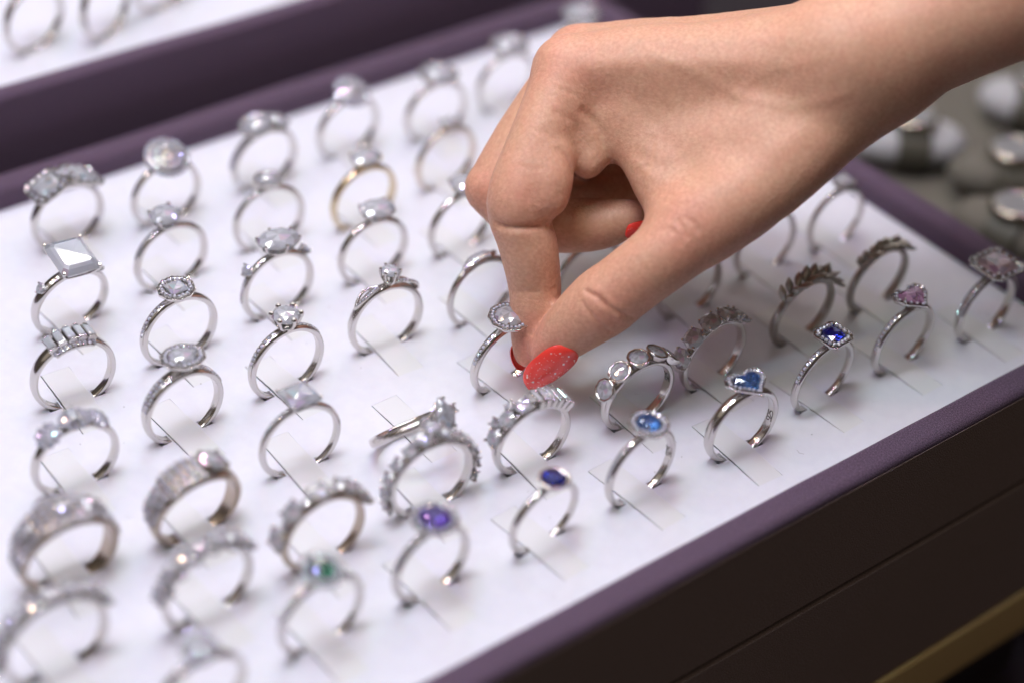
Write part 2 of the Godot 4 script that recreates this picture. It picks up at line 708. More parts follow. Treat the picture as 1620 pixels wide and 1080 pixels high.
func engrave(r: Dictionary, th_deg: float, z := 0.0) -> void:
	var font := SystemFont.new()
	font.font_names = PackedStringArray(["Droid Sans"])
	for k in 3:
		var t := TextMesh.new()
		t.text = "925"[k]
		t.font = font
		t.font_size = 24
		t.pixel_size = 1.5 * MM / 24.0
		t.depth = 0.06 * MM
		t.material = mats["engraving"]
		var o := put_mesh(r.node, "engraved_digit", t)
		var th := deg_to_rad(th_deg) - (k - 1) * 0.105
		# the digits stand on the inside of the band, read from within, along the arc
		var out_dir := Vector3(sin(th), cos(th), 0)
		var along := Vector3(-cos(th), sin(th), 0)
		o.transform = Transform3D(Basis(along, (-out_dir).cross(along), -out_dir), spot(r, th, r.ri - 0.04, z) * MM)


# a row of alike mounts over the top of the band
func row_of(r: Dictionary, angles: Array, s: Dictionary) -> void:
	for a in angles:
		var d := s.duplicate()
		d.merge({"k": 1.15})
		mount(r, deg_to_rad(a), d)


# slim leaf-shaped pieces along the top, one behind the other
func leaves(r: Dictionary, a0: float, a1: float, count: int, long: float) -> void:
	for k in count:
		var th := deg_to_rad(lerpf(a0, a1, k / float(count - 1)))
		for e in [-1, 1]:
			var g := Geo.new()
			var rows := []
			for q in [[0.0, 0.12], [0.25, 0.75], [0.55, 1.0], [0.85, 0.5], [1.0, 0.05]]:
				var row := PackedVector3Array()
				for i in 8:
					var a := TAU * i / 8
					row.append(Vector3(cos(a) * q[1] * 1.15, sin(a) * q[1] * 0.6, q[0] * long))
				rows.append(row)
			g.grid(rows, true, false)
			g.fan(rows[0], true)
			g.fan(rows[-1])
			var n := put(r.node, "leaf", g, r.metal)
			n.transform = frame(r, th, outer(r, th) + 0.2, 0.0)
			n.transform.basis = n.transform.basis * Basis(Vector3.UP, (0.0 if e > 0 else PI) + e * 0.9) * Basis(Vector3.RIGHT, -0.5 - 0.25 * sin(k * 2.3))
			var st := Geo.new()
			st.add(melee_geo(k), Transform3D(Basis.from_scale(Vector3(0.5, 0.5, 0.8)), V(0, 0.3, long * 0.5)))
			put(n, "leaf_stone", st, "melee")


func baguettes(r: Dictionary, angles: Array, w: float, long: float, h: float) -> void:
	for a in angles:
		var th := deg_to_rad(a)
		var g := Geo.new()
		g.box(V(-w - 0.15, -0.3, -long - 0.2), V(w + 0.15, h - 0.2, long + 0.2), 0.15)
		for e in [-1, 1]:
			g.box(V(-w * 0.6, h - 0.3, e * (long + 0.05) - 0.2), V(w * 0.6, h + 0.25, e * (long + 0.05) + 0.2), 0.1)
		var n := put(r.node, "setting", g, r.metal)
		n.transform = frame(r, th, outer(r, th) - 0.1)
		var gem := put_mesh(n, "gemstone", gem_mesh("rect", "diamond"))
		gem.transform = Transform3D(Basis.from_scale(Vector3(w, w, long)), V(0, h, 0) * MM)


func wire(r: Dictionary, called: String, pts: Array, rad: float) -> void:
	var g := Geo.new()
	var rr := []
	for p in pts:
		rr.append(rad)
	g.tube(pts, rr, 7)
	put(r.node, called, g, r.metal)


func make_rings() -> void:
	var r: Dictionary
	var clear := {"prongs": 4, "rx": 3.0, "h": 3.0}
	# ---- first column from the left
	r = ring("silver ring with two square stone clusters side by side, by the back left rim", -57.2, -111.2, {"w1": 2.4})
	mount(r, -0.42, {"kind": "cushion", "rx": 2.6, "h": 2.6, "halo": 14, "tip": 0.45})
	mount(r, 0.42, {"kind": "cushion", "rx": 2.6, "h": 2.2, "halo": 14, "tip": 0.45})
	mount(r, 0.0, {"rx": 1.5, "h": 3.4, "prongs": 4})
	r = ring("silver ring with one huge clear rectangular emerald-cut stone in an open basket", -73.6, -79.0, {"w1": 2.6, "lean": 9.0, "yaw": 3.0})
	mount(r, 0.05, {"kind": "rect", "rx": 4.1, "rz": 5.0, "h": 4.2, "tip": 0.5, "turn": -6.0, "k": 1.2})
	row_of(r, [-44, 44], {"rx": 1.2, "h": 1.1, "prongs": 3, "tip": 0.25})
	r = ring("plain silver ring crossed by a row of five upright baguette stones over a pave strip", -85.9, -52.3, {"w1": 3.2})
	baguettes(r, [-24, -12, 0, 12, 24], 0.95, 2.3, 1.7)
	var sg := Geo.new()
	for k in 9:
		sg.add(melee_geo(k), Transform3D(Basis(Vector3.BACK, -(-0.45 + k * 0.115)) * Basis.from_scale(Vector3.ONE * 0.55), spot(r, -0.45 + k * 0.115, outer(r, 0) + 0.1, 2.9)))
	put(r.node, "pave_stones", sg, "melee", true)
	var bar := []
	for k in 9:
		bar.append(spot(r, -0.48 + k * 0.12, outer(r, 0) - 0.45, 2.9))
	wire(r, "pave_bar", bar, 0.62)
	r = ring("silver ring topped by a knot of two stone flowers and a baguette oval", -99.3, -25.7, {"w1": 2.2})
	dome(r, -0.52, 2.9, 2.9, 1.7, 0.75)
	dome(r, 0.55, 2.4, 2.6, 1.5, 0.7)
	dome(r, 0.05, 3.6, 2.8, 2.2, 0.62)
	row_of(r, [0], {"kind": "rect", "rx": 0.8, "rz": 1.7, "h": 3.2, "prongs": 4, "tip": 0.25})
	r = ring("very wide silver band covered with pave stones, nearest the left edge", -114.2, -0.7, {"metal": "warm_silver", "w0": 3.2, "w1": 9.5, "t1": 1.9, "t0": 1.2, "ri": 9.6, "p": 1.1})
	pave(r, -85, 85, 5, 0.92, 0.2)
	row_of(r, [-42, 2, 38], {"rx": 1.7, "h": 0.9, "prongs": 4, "tip": 0.3})
	r = ring("silver half-eternity ring of large round stones at the bottom left corner", -127.7, 21.2, {"w1": 2.8, "ri": 10.2, "metal": "silver"})
	row_of(r, [-84, -63, -42, -21, 0, 21, 42, 63], {"rx": 1.95, "h": 1.5, "prongs": 4, "tip": 0.35})
	# ---- second column
	r = ring("silver ring with a round domed cluster of small stones, at the back by the rim", -31.1, -106.5, {"w1": 1.6})
	dome(r, 0.0, 6.0, 6.0, 3.4, 0.75, 0.0, 0.42)
	r = ring("silver solitaire with beaded shoulders, directly behind the square stone in a round halo", -44.2, -80.6, {"w1": 2.2})
	mount(r, -0.08, {"rx": 3.1, "h": 3.4, "prongs": 4, "tip": 0.5})
	pave(r, -70, -18, 1, 0.55)
	pave(r, 18, 70, 1, 0.55)
	r = ring("silver ring with a square stone in a deep round halo, between two solitaires", -57.5, -53.3, {"w1": 2.3})
	mount(r, -0.02, {"kind": "square", "rx": 1.75, "h": 2.8, "halo": 20, "halo_w": 1.15, "halo_kind": "round", "prongs": 0})
	pave(r, -75, -22, 1, 0.58)
	r = ring("silver oval-halo ring with wide pave shoulders and a wavy bridge under the head", -70.8, -28.0, {"w1": 3.6, "w0": 2.2, "p": 1.2, "yaw": 2.0})
	mount(r, 0.06, {"kind": "round", "rx": 2.7, "rz": 2.3, "h": 3.9, "halo": 22, "halo_w": 1.2, "tip": 0.42})
	pave(r, -72, -24, 2, 0.55)
	pave(r, 24, 72, 2, 0.55)
	wire(r, "bridge", [spot(r, -0.55, 9.7), spot(r, -0.2, 11.0, 0.8), spot(r, 0.1, 11.2), spot(r, 0.35, 10.9, 0.8), spot(r, 0.6, 9.7)], 0.42)
	r = ring("wide ribbed silver band with one round stone set into its curve", -85.5, 1.8, {"metal": "warm_silver", "w0": 3.0, "w1": 8.0, "t1": 1.8, "p": 1.2, "ri": 9.3})
	pave(r, -85, 12, 4, 0.92, 0.2)
	mount(r, 0.42, {"rx": 2.6, "h": 1.2, "prongs": 4, "tip": 0.4})
	mount(r, -0.95, {"rx": 1.6, "h": 0.8, "prongs": 4, "tip": 0.3})
	r = ring("silver ring with an arch of eight round stones, right of the bottom-left eternity ring", -95.5, 24.9, {"w1": 2.6, "ri": 9.6})
	row_of(r, [-70, -49, -28, -7, 14, 35, 56], {"rx": 1.9, "h": 1.4, "prongs": 4, "tip": 0.34})
	row_of(r, [-60, -38, -17, 4, 25, 46], {"rx": 0.9, "h": 0.6, "prongs": 0, "z": 2.1})
	r = ring("silver solitaire cut off by the bottom edge, one bright round stone showing", -111.3, 48.7, {"w1": 1.8, "ri": 9.0})
	mount(r, 0.0, {"rx": 2.9, "h": 3.0, "prongs": 6})
	# ---- third column
	r = ring("silver ring with two tall round stones and a pave shoulder, by the back rim", -0.6, -107.1, {"w1": 2.8})
	mount(r, -0.2, {"rx": 2.6, "h": 2.8, "halo": 14})
	mount(r, 0.3, {"rx": 2.7, "h": 2.2, "prongs": 4})
	pave(r, -85, -28, 2, 0.6)
	r = ring("slim silver ring with a small halo stone, behind the big oval ring", -14.6, -81.6, {"w1": 1.8})
	mount(r, 0.0, {"rx": 1.9, "h": 2.6, "halo": 14, "halo_w": 1.0})
	pave(r, -70, -22, 1, 0.5)
	r = ring("silver ring with one big clear oval stone between two small side clusters", -28.3, -55.5, {"w1": 2.0})
	mount(r, 0.04, {"rx": 4.4, "rz": 3.4, "h": 3.6, "prongs": 6, "tip": 0.42})
	row_of(r, [-47, 45], {"kind": "pear", "rx": 1.5, "h": 1.5, "prongs": 3, "tip": 0.28})
	pave(r, -95, -58, 1, 0.5)
	r = ring("silver six-prong solitaire with round bead tips and pave along its shoulders", -42.7, -28.7, {"w1": 2.4, "w0": 2.2})
	mount(r, 0.0, {"rx": 2.7, "h": 3.7, "prongs": 6, "tip": 0.70})
	pave(r, -68, -16, 1, 0.6)
	pave(r, 16, 60, 1, 0.6)
	r = ring("slim silver ring with a clear square princess-cut stone, in front of the six-prong solitaire", -55.3, -2.7, {"w1": 1.7, "w0": 1.6})
	mount(r, 0.0, {"kind": "square", "rx": 2.9, "h": 2.9, "prongs": 4, "tip": 0.36, "turn": 4.0})
	pave(r, -60, -20, 1, 0.5)
	r = ring("silver ring with an arch of five large round stones, left of the violet-stone ring", -67.3, 25.0, {"metal": "warm_silver", "w1": 2.6})
	row_of(r, [-72, -38, -4, 30, 60], {"rx": 2.35, "h": 1.7, "prongs": 4, "tip": 0.4})
	row_of(r, [-55, -21, 13, 46], {"rx": 1.0, "h": 1.0, "prongs": 0})
	r = ring("slim silver ring with a dark green stone in a halo, near the front rim", -80.8, 45.0, {"w1": 1.8, "w0": 1.6})
	mount(r, 0.0, {"rx": 2.0, "rz": 2.4, "h": 2.9, "halo": 18, "gem": "green_stone", "halo_w": 1.3})
	pave(r, -72, -22, 1, 0.5)
	pave(r, 22, 60, 1, 0.5)
	# ---- fourth column
	r = ring("silver ring with a tall domed stone cluster, in the back row left of the hand", 27.6, -108.4, {"w1": 1.8})
	dome(r, 0.0, 4.8, 5.2, 3.8, 0.95, 2.2, 0.3)
	r = ring("gold-toned ring holding a single wide clear stone", 11.6, -76.8, {"w1": 2.2, "metal": "gold"})
	mount(r, 0.0, {"rx": 3.5, "rz": 2.8, "h": 3.0, "prongs": 4, "tip": 0.4})
	r = ring("silver solitaire with one very bright broad stone, in front of the gold-toned ring", -0.2, -54.9, {"w1": 1.8})
	mount(r, 0.05, {"kind": "round", "rx": 3.9, "rz": 3.1, "h": 3.1, "prongs": 4, "tip": 0.34})
	r = ring("silver ring with a six-prong stone between two open leaf-shaped loops", -13.7, -29.2, {"w1": 2.4})
	mount(r, 0.08, {"rx": 1.9, "h": 3.8, "prongs": 6, "tip": 0.4})
	for e in [-1, 1]:
		var lp := []
		var tip := []
		for k in 13:
			var a: float = k / 12.0
			lp.append(spot(r, e * (0.16 + 0.78 * a), outer(r, 0.5) + 0.5 + sin(a * PI) * 1.1, 0.3 + sin(a * PI) * 1.7))
			tip.append(spot(r, e * (0.16 + 0.78 * a), outer(r, 0.5) + 0.3 + sin(a * PI) * 0.2, 0.3 - sin(a * PI) * 1.6))
		wire(r, "loop", lp, 0.42)
		wire(r, "loop", tip, 0.42)
		var st := Geo.new()
		for k in 10:
			st.add(melee_geo(k), Transform3D(Basis(Vector3.BACK, -e * (0.2 + 0.07 * k)) * Basis.from_scale(Vector3.ONE * 0.45), lp[k + 2] + V(0, 0.35, 0)))
		put(r.node, "pave_stones", st, "melee", true)
	r = ring("silver ring tipped over in its slot with a crown of pear-shaped stones", -24.0, 1.0, {"w1": 1.7, "slot": false, "ri": 8.6, "y": 9.6})
	r.node.transform = Transform3D(Basis(V(-0.965, 0.169, 0.199), V(0.260, 0.675, 0.690), V(-0.017, 0.718, -0.696)), V(-34.8, 1.9, 0.4) * MM)
	slots.append([-26.0, 0.0, 0.0, 1.9])
	mount(r, 0.0, {"kind": "pear", "rx": 2.5, "rz": 2.9, "h": 2.6, "prongs": 5, "tip": 0.4})
	row_of(r, [-24, 24], {"rx": 1.1, "h": 1.8, "prongs": 4, "tip": 0.3})
	pave(r, -75, -30, 1, 0.5)
	r = ring("silver full eternity ring with a raised pointed peak of stones on top", -38.4, 24.1, {"w1": 2.2, "ri": 9.5})
	row_of(r, [-108, -88, -68, -48, -28, 28, 48, 68, 88, 108], {"rx": 1.55, "h": 1.2, "prongs": 4, "tip": 0.3})
	row_of(r, [-12, 12], {"kind": "pear", "rx": 1.9, "rz": 2.2, "h": 2.4, "prongs": 3, "tip": 0.34})
	row_of(r, [0], {"rx": 1.7, "h": 4.6, "prongs": 4, "tip": 0.34})
	r = ring("silver ring with a deep violet stone, near the front rim", -53.9, 45.9, {"w1": 1.8, "ri": 8.6})
	mount(r, 0.05, {"rx": 2.8, "h": 2.9, "halo": 18, "gem": "violet_stone", "halo_w": 1.2})
	pave(r, -75, -25, 1, 0.5)
	pave(r, 80, 115, 1, 0.5)
	# ---- fifth column
	r = ring("silver ring with a large round stone, second in the back row left of the hand", 53.5, -101.9, {"w1": 1.8})
	mount(r, 0.0, {"rx": 3.3, "h": 3.2, "prongs": 6, "halo": 16, "halo_w": 1.1})
	r = ring("thin rose-toned ring with one small sparkling stone, left of the bent fingers", 41.2, -80.0, {"w1": 1.9, "metal": "rose_gold"})
	mount(r, 0.0, {"rx": 1.7, "h": 1.8, "prongs": 4})
	pave(r, -60, -15, 1, 0.5)
	r = ring("silver ring with a round stone half hidden behind the bent middle finger", 25.8, -52.6, {"w1": 1.7})
	mount(r, 0.0, {"rx": 3.0, "h": 3.0, "prongs": 4})
	r = ring("slim silver ring with one long pave leaf, left of the index finger", 12.4, -25.3, {"w1": 1.5, "w0": 1.5, "ri": 9.0})
	var lg := Geo.new()
	var lrows := []
	for q in [[-5.4, 0.1], [-4.2, 0.9], [-2.4, 1.6], [0.0, 1.95], [2.4, 1.6], [4.2, 0.9], [5.4, 0.1]]:
		var row := PackedVector3Array()
		for i in 10:
			var a := TAU * i / 10
			row.append(Vector3(q[0], sin(a) * 0.6 * minf(1.0, q[1]) + 0.5 - q[0] * q[0] * 0.035, cos(a) * q[1]))
		row.reverse()
		lrows.append(row)
	lg.grid(lrows, true, false)
	var leaf := put(r.node, "setting", lg, r.metal)
	leaf.transform = frame(r, -0.1, outer(r, 0) + 0.1)
	var ls := Geo.new()
	for i in 9:
		for j in [-1, 0, 1]:
			var x := -4.4 + i * 1.1
			if absf(j) * 1.1 < 2.0 - absf(x) * 0.36:
				ls.add(melee_geo(i + j), Transform3D(Basis.from_scale(Vector3.ONE * 0.52), V(x, 1.0 - x * x * 0.035, j * 1.1)))
	put(leaf, "pave_stones", ls, "melee", true)
	# ---- the ring in the fingers
	r = ring("silver halo ring with pave shoulders, pinched by index finger and red thumbnail", 1.3, -1.5, {"w1": 2.2, "w0": 2.0, "yaw": 4.0})
	mount(r, -0.02, {"kind": "round", "rx": 2.75, "h": 2.9, "halo": 26, "halo_w": 1.2, "tip": 0.3, "prongs": 4})
	pave(r, -72, -24, 1, 0.55)
	pave(r, 24, 72, 1, 0.55)
	r = ring("silver ring of prong-set stones and a fan of baguettes, below the thumbnail", -11.5, 25.7, {"w1": 2.6, "w0": 2.4})
	row_of(r, [-66, -40, -16], {"rx": 1.9, "h": 1.7, "prongs": 4, "tip": 0.42})
	row_of(r, [-52, -27], {"rx": 1.1, "h": 1.9, "prongs": 4, "tip": 0.3, "z": -1.7})
	baguettes(r, [2, 11, 20, 29, 38, 47], 0.6, 2.2, 2.2)
	r = ring("thin silver ring with a smooth navy oval stone, near the front rim", -25.6, 47.7, {"w1": 1.6, "w0": 1.5, "ri": 8.4})
	mount(r, 0.1, {"rx": 2.5, "rz": 2.1, "h": 1.6, "bezel": true, "prongs": 0, "gem": "sapphire"})
	r = ring("silver ring with a large round stone, back row just left of the knuckles", 80.3, -103.8, {"w1": 1.7})
	mount(r, 0.0, {"rx": 3.4, "h": 3.2, "prongs": 4, "halo": 16, "halo_w": 1.0})
	r = ring("silver ring with a bluish round stone peeking over the knuckles at the back corner", 109.6, -106.5, {"w1": 1.7})
	mount(r, 0.0, {"rx": 3.6, "h": 3.4, "prongs": 4, "halo": 16, "halo_w": 1.0})
	# ---- right of the thumb
	r = ring("silver ring with five bezel-set round stones in an arch, right of the red thumbnail", 18.8, 27.2, {"w1": 3.0, "w0": 2.6, "t0": 1.3, "yaw": -2.0})
	row_of(r, [-60, -34, -7, 20, 46], {"rx": 2.0, "h": 1.9, "bezel": true, "prongs": 0})
	engrave(r, 78)
	r = ring("silver ring with a light blue round stone in a scalloped halo, near the front rim", 2.4, 47.7, {"w1": 2.0, "w0": 1.9, "ri": 9.0})
	mount(r, 0.06, {"kind": "round", "rx": 2.2, "h": 2.8, "halo": 18, "gem": "blue_stone", "halo_w": 1.5, "prongs": 4, "tip": 0.3})
	pave(r, -80, -24, 1, 0.5)
	pave(r, 24, 66, 1, 0.5)
	engrave(r, 88)
	r = ring("silver five-stone ring with shared scalloped prongs, shaded by the hand", 43.8, 26.4, {"w1": 2.4, "w0": 2.2})
	row_of(r, [-70, -42, -14, 14, 42], {"rx": 2.35, "h": 1.6, "prongs": 4, "tip": 0.36})
	r = ring("plain silver ring with a blue heart stone in a heart-shaped halo", 31.7, 49.6, {"w1": 2.6, "w0": 2.6, "t1": 1.5, "yaw": -3.0, "lean": 1.0})
	mount(r, 0.02, {"kind": "heart", "rx": 2.9, "rz": 2.8, "h": 2.5, "halo": 26, "gem": "blue_stone", "halo_w": 1.4, "prongs": 0, "turn": 0.0})
	engrave(r, 96)
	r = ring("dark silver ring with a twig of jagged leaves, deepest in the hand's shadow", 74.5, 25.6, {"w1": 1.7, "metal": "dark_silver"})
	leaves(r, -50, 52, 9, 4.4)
	r = ring("slim silver ring with a dark blue sapphire and pave shoulders, right of the blue heart", 60.4, 47.0, {"w1": 1.9, "w0": 1.7})
	mount(r, 0.0, {"kind": "cushion", "rx": 1.9, "rz": 1.8, "h": 2.9, "halo": 18, "gem": "sapphire", "halo_w": 1.1})
	pave(r, -72, -22, 1, 0.6)
	pave(r, 22, 62, 1, 0.6)
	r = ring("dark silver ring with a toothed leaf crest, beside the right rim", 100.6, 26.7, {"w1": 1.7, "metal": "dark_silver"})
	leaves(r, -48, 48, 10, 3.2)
	r = ring("silver ring with a bright pink heart stone in a halo, right of the sapphire ring", 87.3, 48.1, {"w1": 2.0, "w0": 2.0})
	mount(r, 0.0, {"kind": "heart", "rx": 2.6, "rz": 2.5, "h": 3.0, "halo": 18, "gem": "pink_stone", "halo_w": 0.9, "k": 1.5, "prongs": 3, "turn": 0.0, "tip": 0.3})
	pave(r, -80, -25, 1, 0.55)
	r = ring("silver ring with a pale pink cushion stone at the right front corner", 115.0, 51.0, {"w1": 2.2})
	mount(r, 0.0, {"kind": "cushion", "rx": 3.0, "h": 3.3, "halo": 16, "gem": "pale_pink_stone", "halo_w": 1.0, "k": 1.4})
	pave(r, -80, -25, 2, 0.5)
	pave(r, 25, 80, 2, 0.5)
	r = ring("thin silver ring with a round stone by the right rim, just below the wrist", 111.5, 1.2, {"w1": 1.4, "w0": 1.4, "ri": 8.6})
	mount(r, 0.0, {"rx": 2.3, "h": 2.4, "prongs": 4})
	r = ring("thin silver ring half hidden under the heel of the hand", 87.2, -0.7, {"w1": 1.4, "w0": 1.4})
	mount(r, 0.0, {"rx": 2.2, "h": 2.0, "prongs": 4})
	r = ring("silver ring mostly hidden behind the thumb joint, only its lower legs showing", 58.0, 1.8, {"w1": 1.6})
	mount(r, 0.0, {"rx": 2.2, "h": 2.0, "prongs": 4})
	r = ring("silver ring glimpsed between index finger and thumb", 39.8, -16.9, {"w1": 1.6})
	mount(r, 0.0, {"rx": 2.2, "h": 2.0, "prongs": 4})


# ------------------------------------------------------------------ the hand
var seg_a := PackedVector3Array()
var seg_ab := PackedVector3Array()
var seg_inv := PackedFloat32Array()
var seg_r := PackedFloat32Array()
var seg_dr := PackedFloat32Array()
var seg_chain := PackedInt32Array()
var chain_group := []
var group_k := {}
var creases := []
const FINGERS := ["index", "middle", "ring", "pinky"]


func hand_chain(group: String, k: float, list: Array) -> void:
	group_k[group] = k
	var pts := []
	for i in range(0, list.size(), 4):
		pts.append(Vector4(list[i], list[i + 1], list[i + 2], list[i + 3]))
	var line := []
	for i in pts.size() - 1:
		if pts.size() < 3:
			line.append(pts[i])
			continue
		var p0: Vector4 = pts[maxi(i - 1, 0)]
		var p1: Vector4 = pts[i]
		var p2: Vector4 = pts[i + 1]
		var p3: Vector4 = pts[mini(i + 2, pts.size() - 1)]
		for s in 4:
			var t := s / 4.0
			line.append(0.5 * (2.0 * p1 + (p2 - p0) * t + (2.0 * p0 - 5.0 * p1 + 4.0 * p2 - p3) * t * t + (3.0 * p1 - p0 - 3.0 * p2 + p3) * t * t * t))
	line.append(pts[-1])
	for i in line.size() - 1:
		var a := Vector3(line[i].x, line[i].y, line[i].z)
		var b := Vector3(line[i + 1].x, line[i + 1].y, line[i + 1].z)
		seg_a.append(a)
		seg_ab.append(b - a)
		seg_inv.append(1.0 / maxf((b - a).length_squared(), 1e-6))
		seg_r.append(line[i].w)
		seg_dr.append(line[i + 1].w - line[i].w)
		seg_chain.append(chain_group.size())
	chain_group.append(group)


func hand_crease(deep: float, wide: float, list: Array) -> void:
	var pts := []
	for i in range(0, list.size(), 3):
		pts.append(Vector3(list[i], list[i + 1], list[i + 2]))
	var box := AABB(pts[0], Vector3.ZERO)
	for p in pts:
		box = box.expand(p)
	creases.append([deep, wide, pts, box.grow(wide * 3.0)])


func smin(a: float, b: float, k: float) -> float:
	var h := maxf(k - absf(a - b), 0.0) / k
	return minf(a, b) - h * h * k * 0.25


func join_groups(g: Dictionary) -> float:
	var d: float = smin(g.get("palm", 1e3), g.get("web", 1e3), 5.0)
	var e: float = smin(d, g.get("thumb", 1e3), 6.0)
	for n in FINGERS:
		if g.has(n):
			e = smin(e, smin(d, g[n], 4.0), 0.8)
	return e


func hand_at(p: Vector3, list: PackedInt32Array) -> float:
	var g := {}
	var now := -1
	var m := 1e3
	for s in list:
		if seg_chain[s] != now:
			if now >= 0:
				fold(g, now, m)
			now = seg_chain[s]
			m = 1e3
		var d := p - seg_a[s]
		var t := clampf(d.dot(seg_ab[s]) * seg_inv[s], 0.0, 1.0)
		m = minf(m, (d - seg_ab[s] * t).length() - seg_r[s] - seg_dr[s] * t)
	if now >= 0:
		fold(g, now, m)
	return join_groups(g)


func fold(g: Dictionary, chain: int, m: float) -> void:
	var n: String = chain_group[chain]
	g[n] = smin(g[n], m, group_k[n]) if g.has(n) else m


func hand_mesh() -> ArrayMesh:
	const BLOCK := 4.8
	const CELL := 1.2
	var box := AABB(seg_a[0], Vector3.ZERO)
	for i in seg_a.size():
		box = box.expand(seg_a[i]).expand(seg_a[i] + seg_ab[i])
	box = box.grow(26.0)
	var nb := Vector3i((box.size / BLOCK).ceil())
	var nx := nb.x * 4 + 2
	var ny := nb.y * 4 + 2
	var nz := nb.z * 4 + 2
	var field := PackedFloat32Array()
	field.resize(nx * ny * nz)
	field.fill(1e3)
	var blocks := []
	for bx in nb.x:
		for by in nb.y:
			for bz in nb.z:
				var mid := box.position + (Vector3(bx, by, bz) + Vector3.ONE * 0.5) * BLOCK
				# nearest segment of every group, then keep what can matter inside this block
				var near := 1e3
				var dist := PackedFloat32Array()
				dist.resize(seg_a.size())
				for s in seg_a.size():
					var d := mid - seg_a[s]
					var t := clampf(d.dot(seg_ab[s]) * seg_inv[s], 0.0, 1.0)
					dist[s] = (d - seg_ab[s] * t).length() - seg_r[s] - seg_dr[s] * t
					near = minf(near, dist[s])
				if near > 8.5:
					continue
				var list := PackedInt32Array()
				for s in seg_a.size():
					if dist[s] < near + 2.0 * 4.2 + 8.0:
						list.append(s)
				var d0 := hand_at(mid, list)
				if absf(d0) > 5.4:
					continue
				blocks.append(Vector3i(bx, by, bz))
				for i in 5:
					for j in 5:
						for k in 5:
							var at := ((bx * 4 + i) * ny + by * 4 + j) * nz + bz * 4 + k
							if field[at] > 900.0:
								field[at] = hand_at(box.position + Vector3(bx * 4 + i, by * 4 + j, bz * 4 + k) * CELL, list)
	# surface nets
	var vid := PackedInt32Array()
	vid.resize(field.size())
	vid.fill(-1)
	var pts := PackedVector3Array()
	var off := PackedInt32Array([0, 1, nz, nz + 1, ny * nz, ny * nz + 1, ny * nz + nz, ny * nz + nz + 1])
	var corner := [V(0, 0, 0), V(0, 0, 1), V(0, 1, 0), V(0, 1, 1), V(1, 0, 0), V(1, 0, 1), V(1, 1, 0), V(1, 1, 1)]
	var edges := [[0, 1], [2, 3], [4, 5], [6, 7], [0, 2], [1, 3], [4, 6], [5, 7], [0, 4], [1, 5], [2, 6], [3, 7]]
	for b in blocks:
		for i in 4:
			for j in 4:
				for k in 4:
					var at: int = ((b.x * 4 + i) * ny + b.y * 4 + j) * nz + b.z * 4 + k
					var inside := 0
					for o in off:
						if field[at + o] < 0.0:
							inside += 1
					if inside == 0 or inside == 8:
						continue
					var sum := Vector3.ZERO
					var n := 0
					for e in edges:
						var fa := field[at + off[e[0]]]
						var fb := field[at + off[e[1]]]
						if (fa < 0.0) != (fb < 0.0):
							sum += corner[e[0]].lerp(corner[e[1]], fa / (fa - fb))
							n += 1
					vid[at] = pts.size()
					pts.append(box.position + (Vector3(b.x * 4 + i, b.y * 4 + j, b.z * 4 + k) + sum / n) * CELL)
	var quads := PackedInt32Array()
	var sx := ny * nz
	for b in blocks:
		for i in 4:
			for j in 4:
				for k in 4:
					var at: int = ((b.x * 4 + i) * ny + b.y * 4 + j) * nz + b.z * 4 + k
					var inn := field[at] < 0.0
					for ax in [[sx, nz, 1], [nz, 1, sx], [1, sx, nz]]:
						if inn == (field[at + ax[0]] < 0.0):
							continue
						var q := [vid[at], vid[at - ax[1]], vid[at - ax[1] - ax[2]], vid[at - ax[2]]]
						if q.min() < 0:
							continue
						if not inn:
							q.reverse()
						quads.append_array(PackedInt32Array(q))
	# two rounds of finer quads, each eased, then the skin folds
	for lap in 2:
		if lap == 0:
			relax(pts, quads, 0.5)
			relax(pts, quads, -0.45)
		var mids := {}
		var fine := PackedInt32Array()
		if lap == 1:
			break
		for f in range(0, quads.size(), 4):
			var c := pts.size()
			pts.append((pts[quads[f]] + pts[quads[f + 1]] + pts[quads[f + 2]] + pts[quads[f + 3]]) * 0.25)
			var m := []
			for e in 4:
				var a := quads[f + e]
				var d := quads[f + (e + 1) % 4]
				var key := mini(a, d) * 1000000 + maxi(a, d)
				if not mids.has(key):
					mids[key] = pts.size()
					pts.append((pts[a] + pts[d]) * 0.5)
				m.append(mids[key])
			for e in 4:
				fine.append_array(PackedInt32Array([quads[f + e], m[e], c, m[(e + 3) % 4]]))
		quads = fine
	for lap in 3:
		relax(pts, quads, 0.5)
		relax(pts, quads, -0.48)
	var nrm := PackedVector3Array()
	nrm.resize(pts.size())
	for f in range(0, quads.size(), 4):
		var n := (pts[quads[f + 2]] - pts[quads[f]]).cross(pts[quads[f + 3]] - pts[quads[f + 1]])
		for e in 4:
			nrm[quads[f + e]] += n
	mottle.frequency = 1.0
	mottle.seed = 9
	var g := Geo.new()
	var lumps := FastNoiseLite.new()
	lumps.seed = 4
	lumps.frequency = 0.07
	for i in pts.size():
		var p := pts[i]
		var drop := 0.0
		for c in creases:
			if not c[3].has_point(p):
				continue
			var best := 1e6
			for s in c[2].size() - 1:
				var a: Vector3 = c[2][s]
				var ab: Vector3 = c[2][s + 1] - a
				var t := clampf((p - a).dot(ab) / ab.length_squared(), 0.0, 1.0)
				best = minf(best, (p - a - ab * t).length_squared())
			var w: float = c[1]
			drop += ( c[0] * (exp(-best / (w * w)) - 0.25 * exp(-best / (w * w * 5.0))))
		pts[i] = p - nrm[i].normalized() * (drop - lumps.get_noise_3dv(p) * 0.1)
		g.col = skin_tone(p)
		g.vert(pts[i])
	for f in range(0, quads.size(), 4):
		g.tri(quads[f], quads[f + 1], quads[f + 2])
		g.tri(quads[f], quads[f + 2], quads[f + 3])
	return g.mesh(mats["skin"])


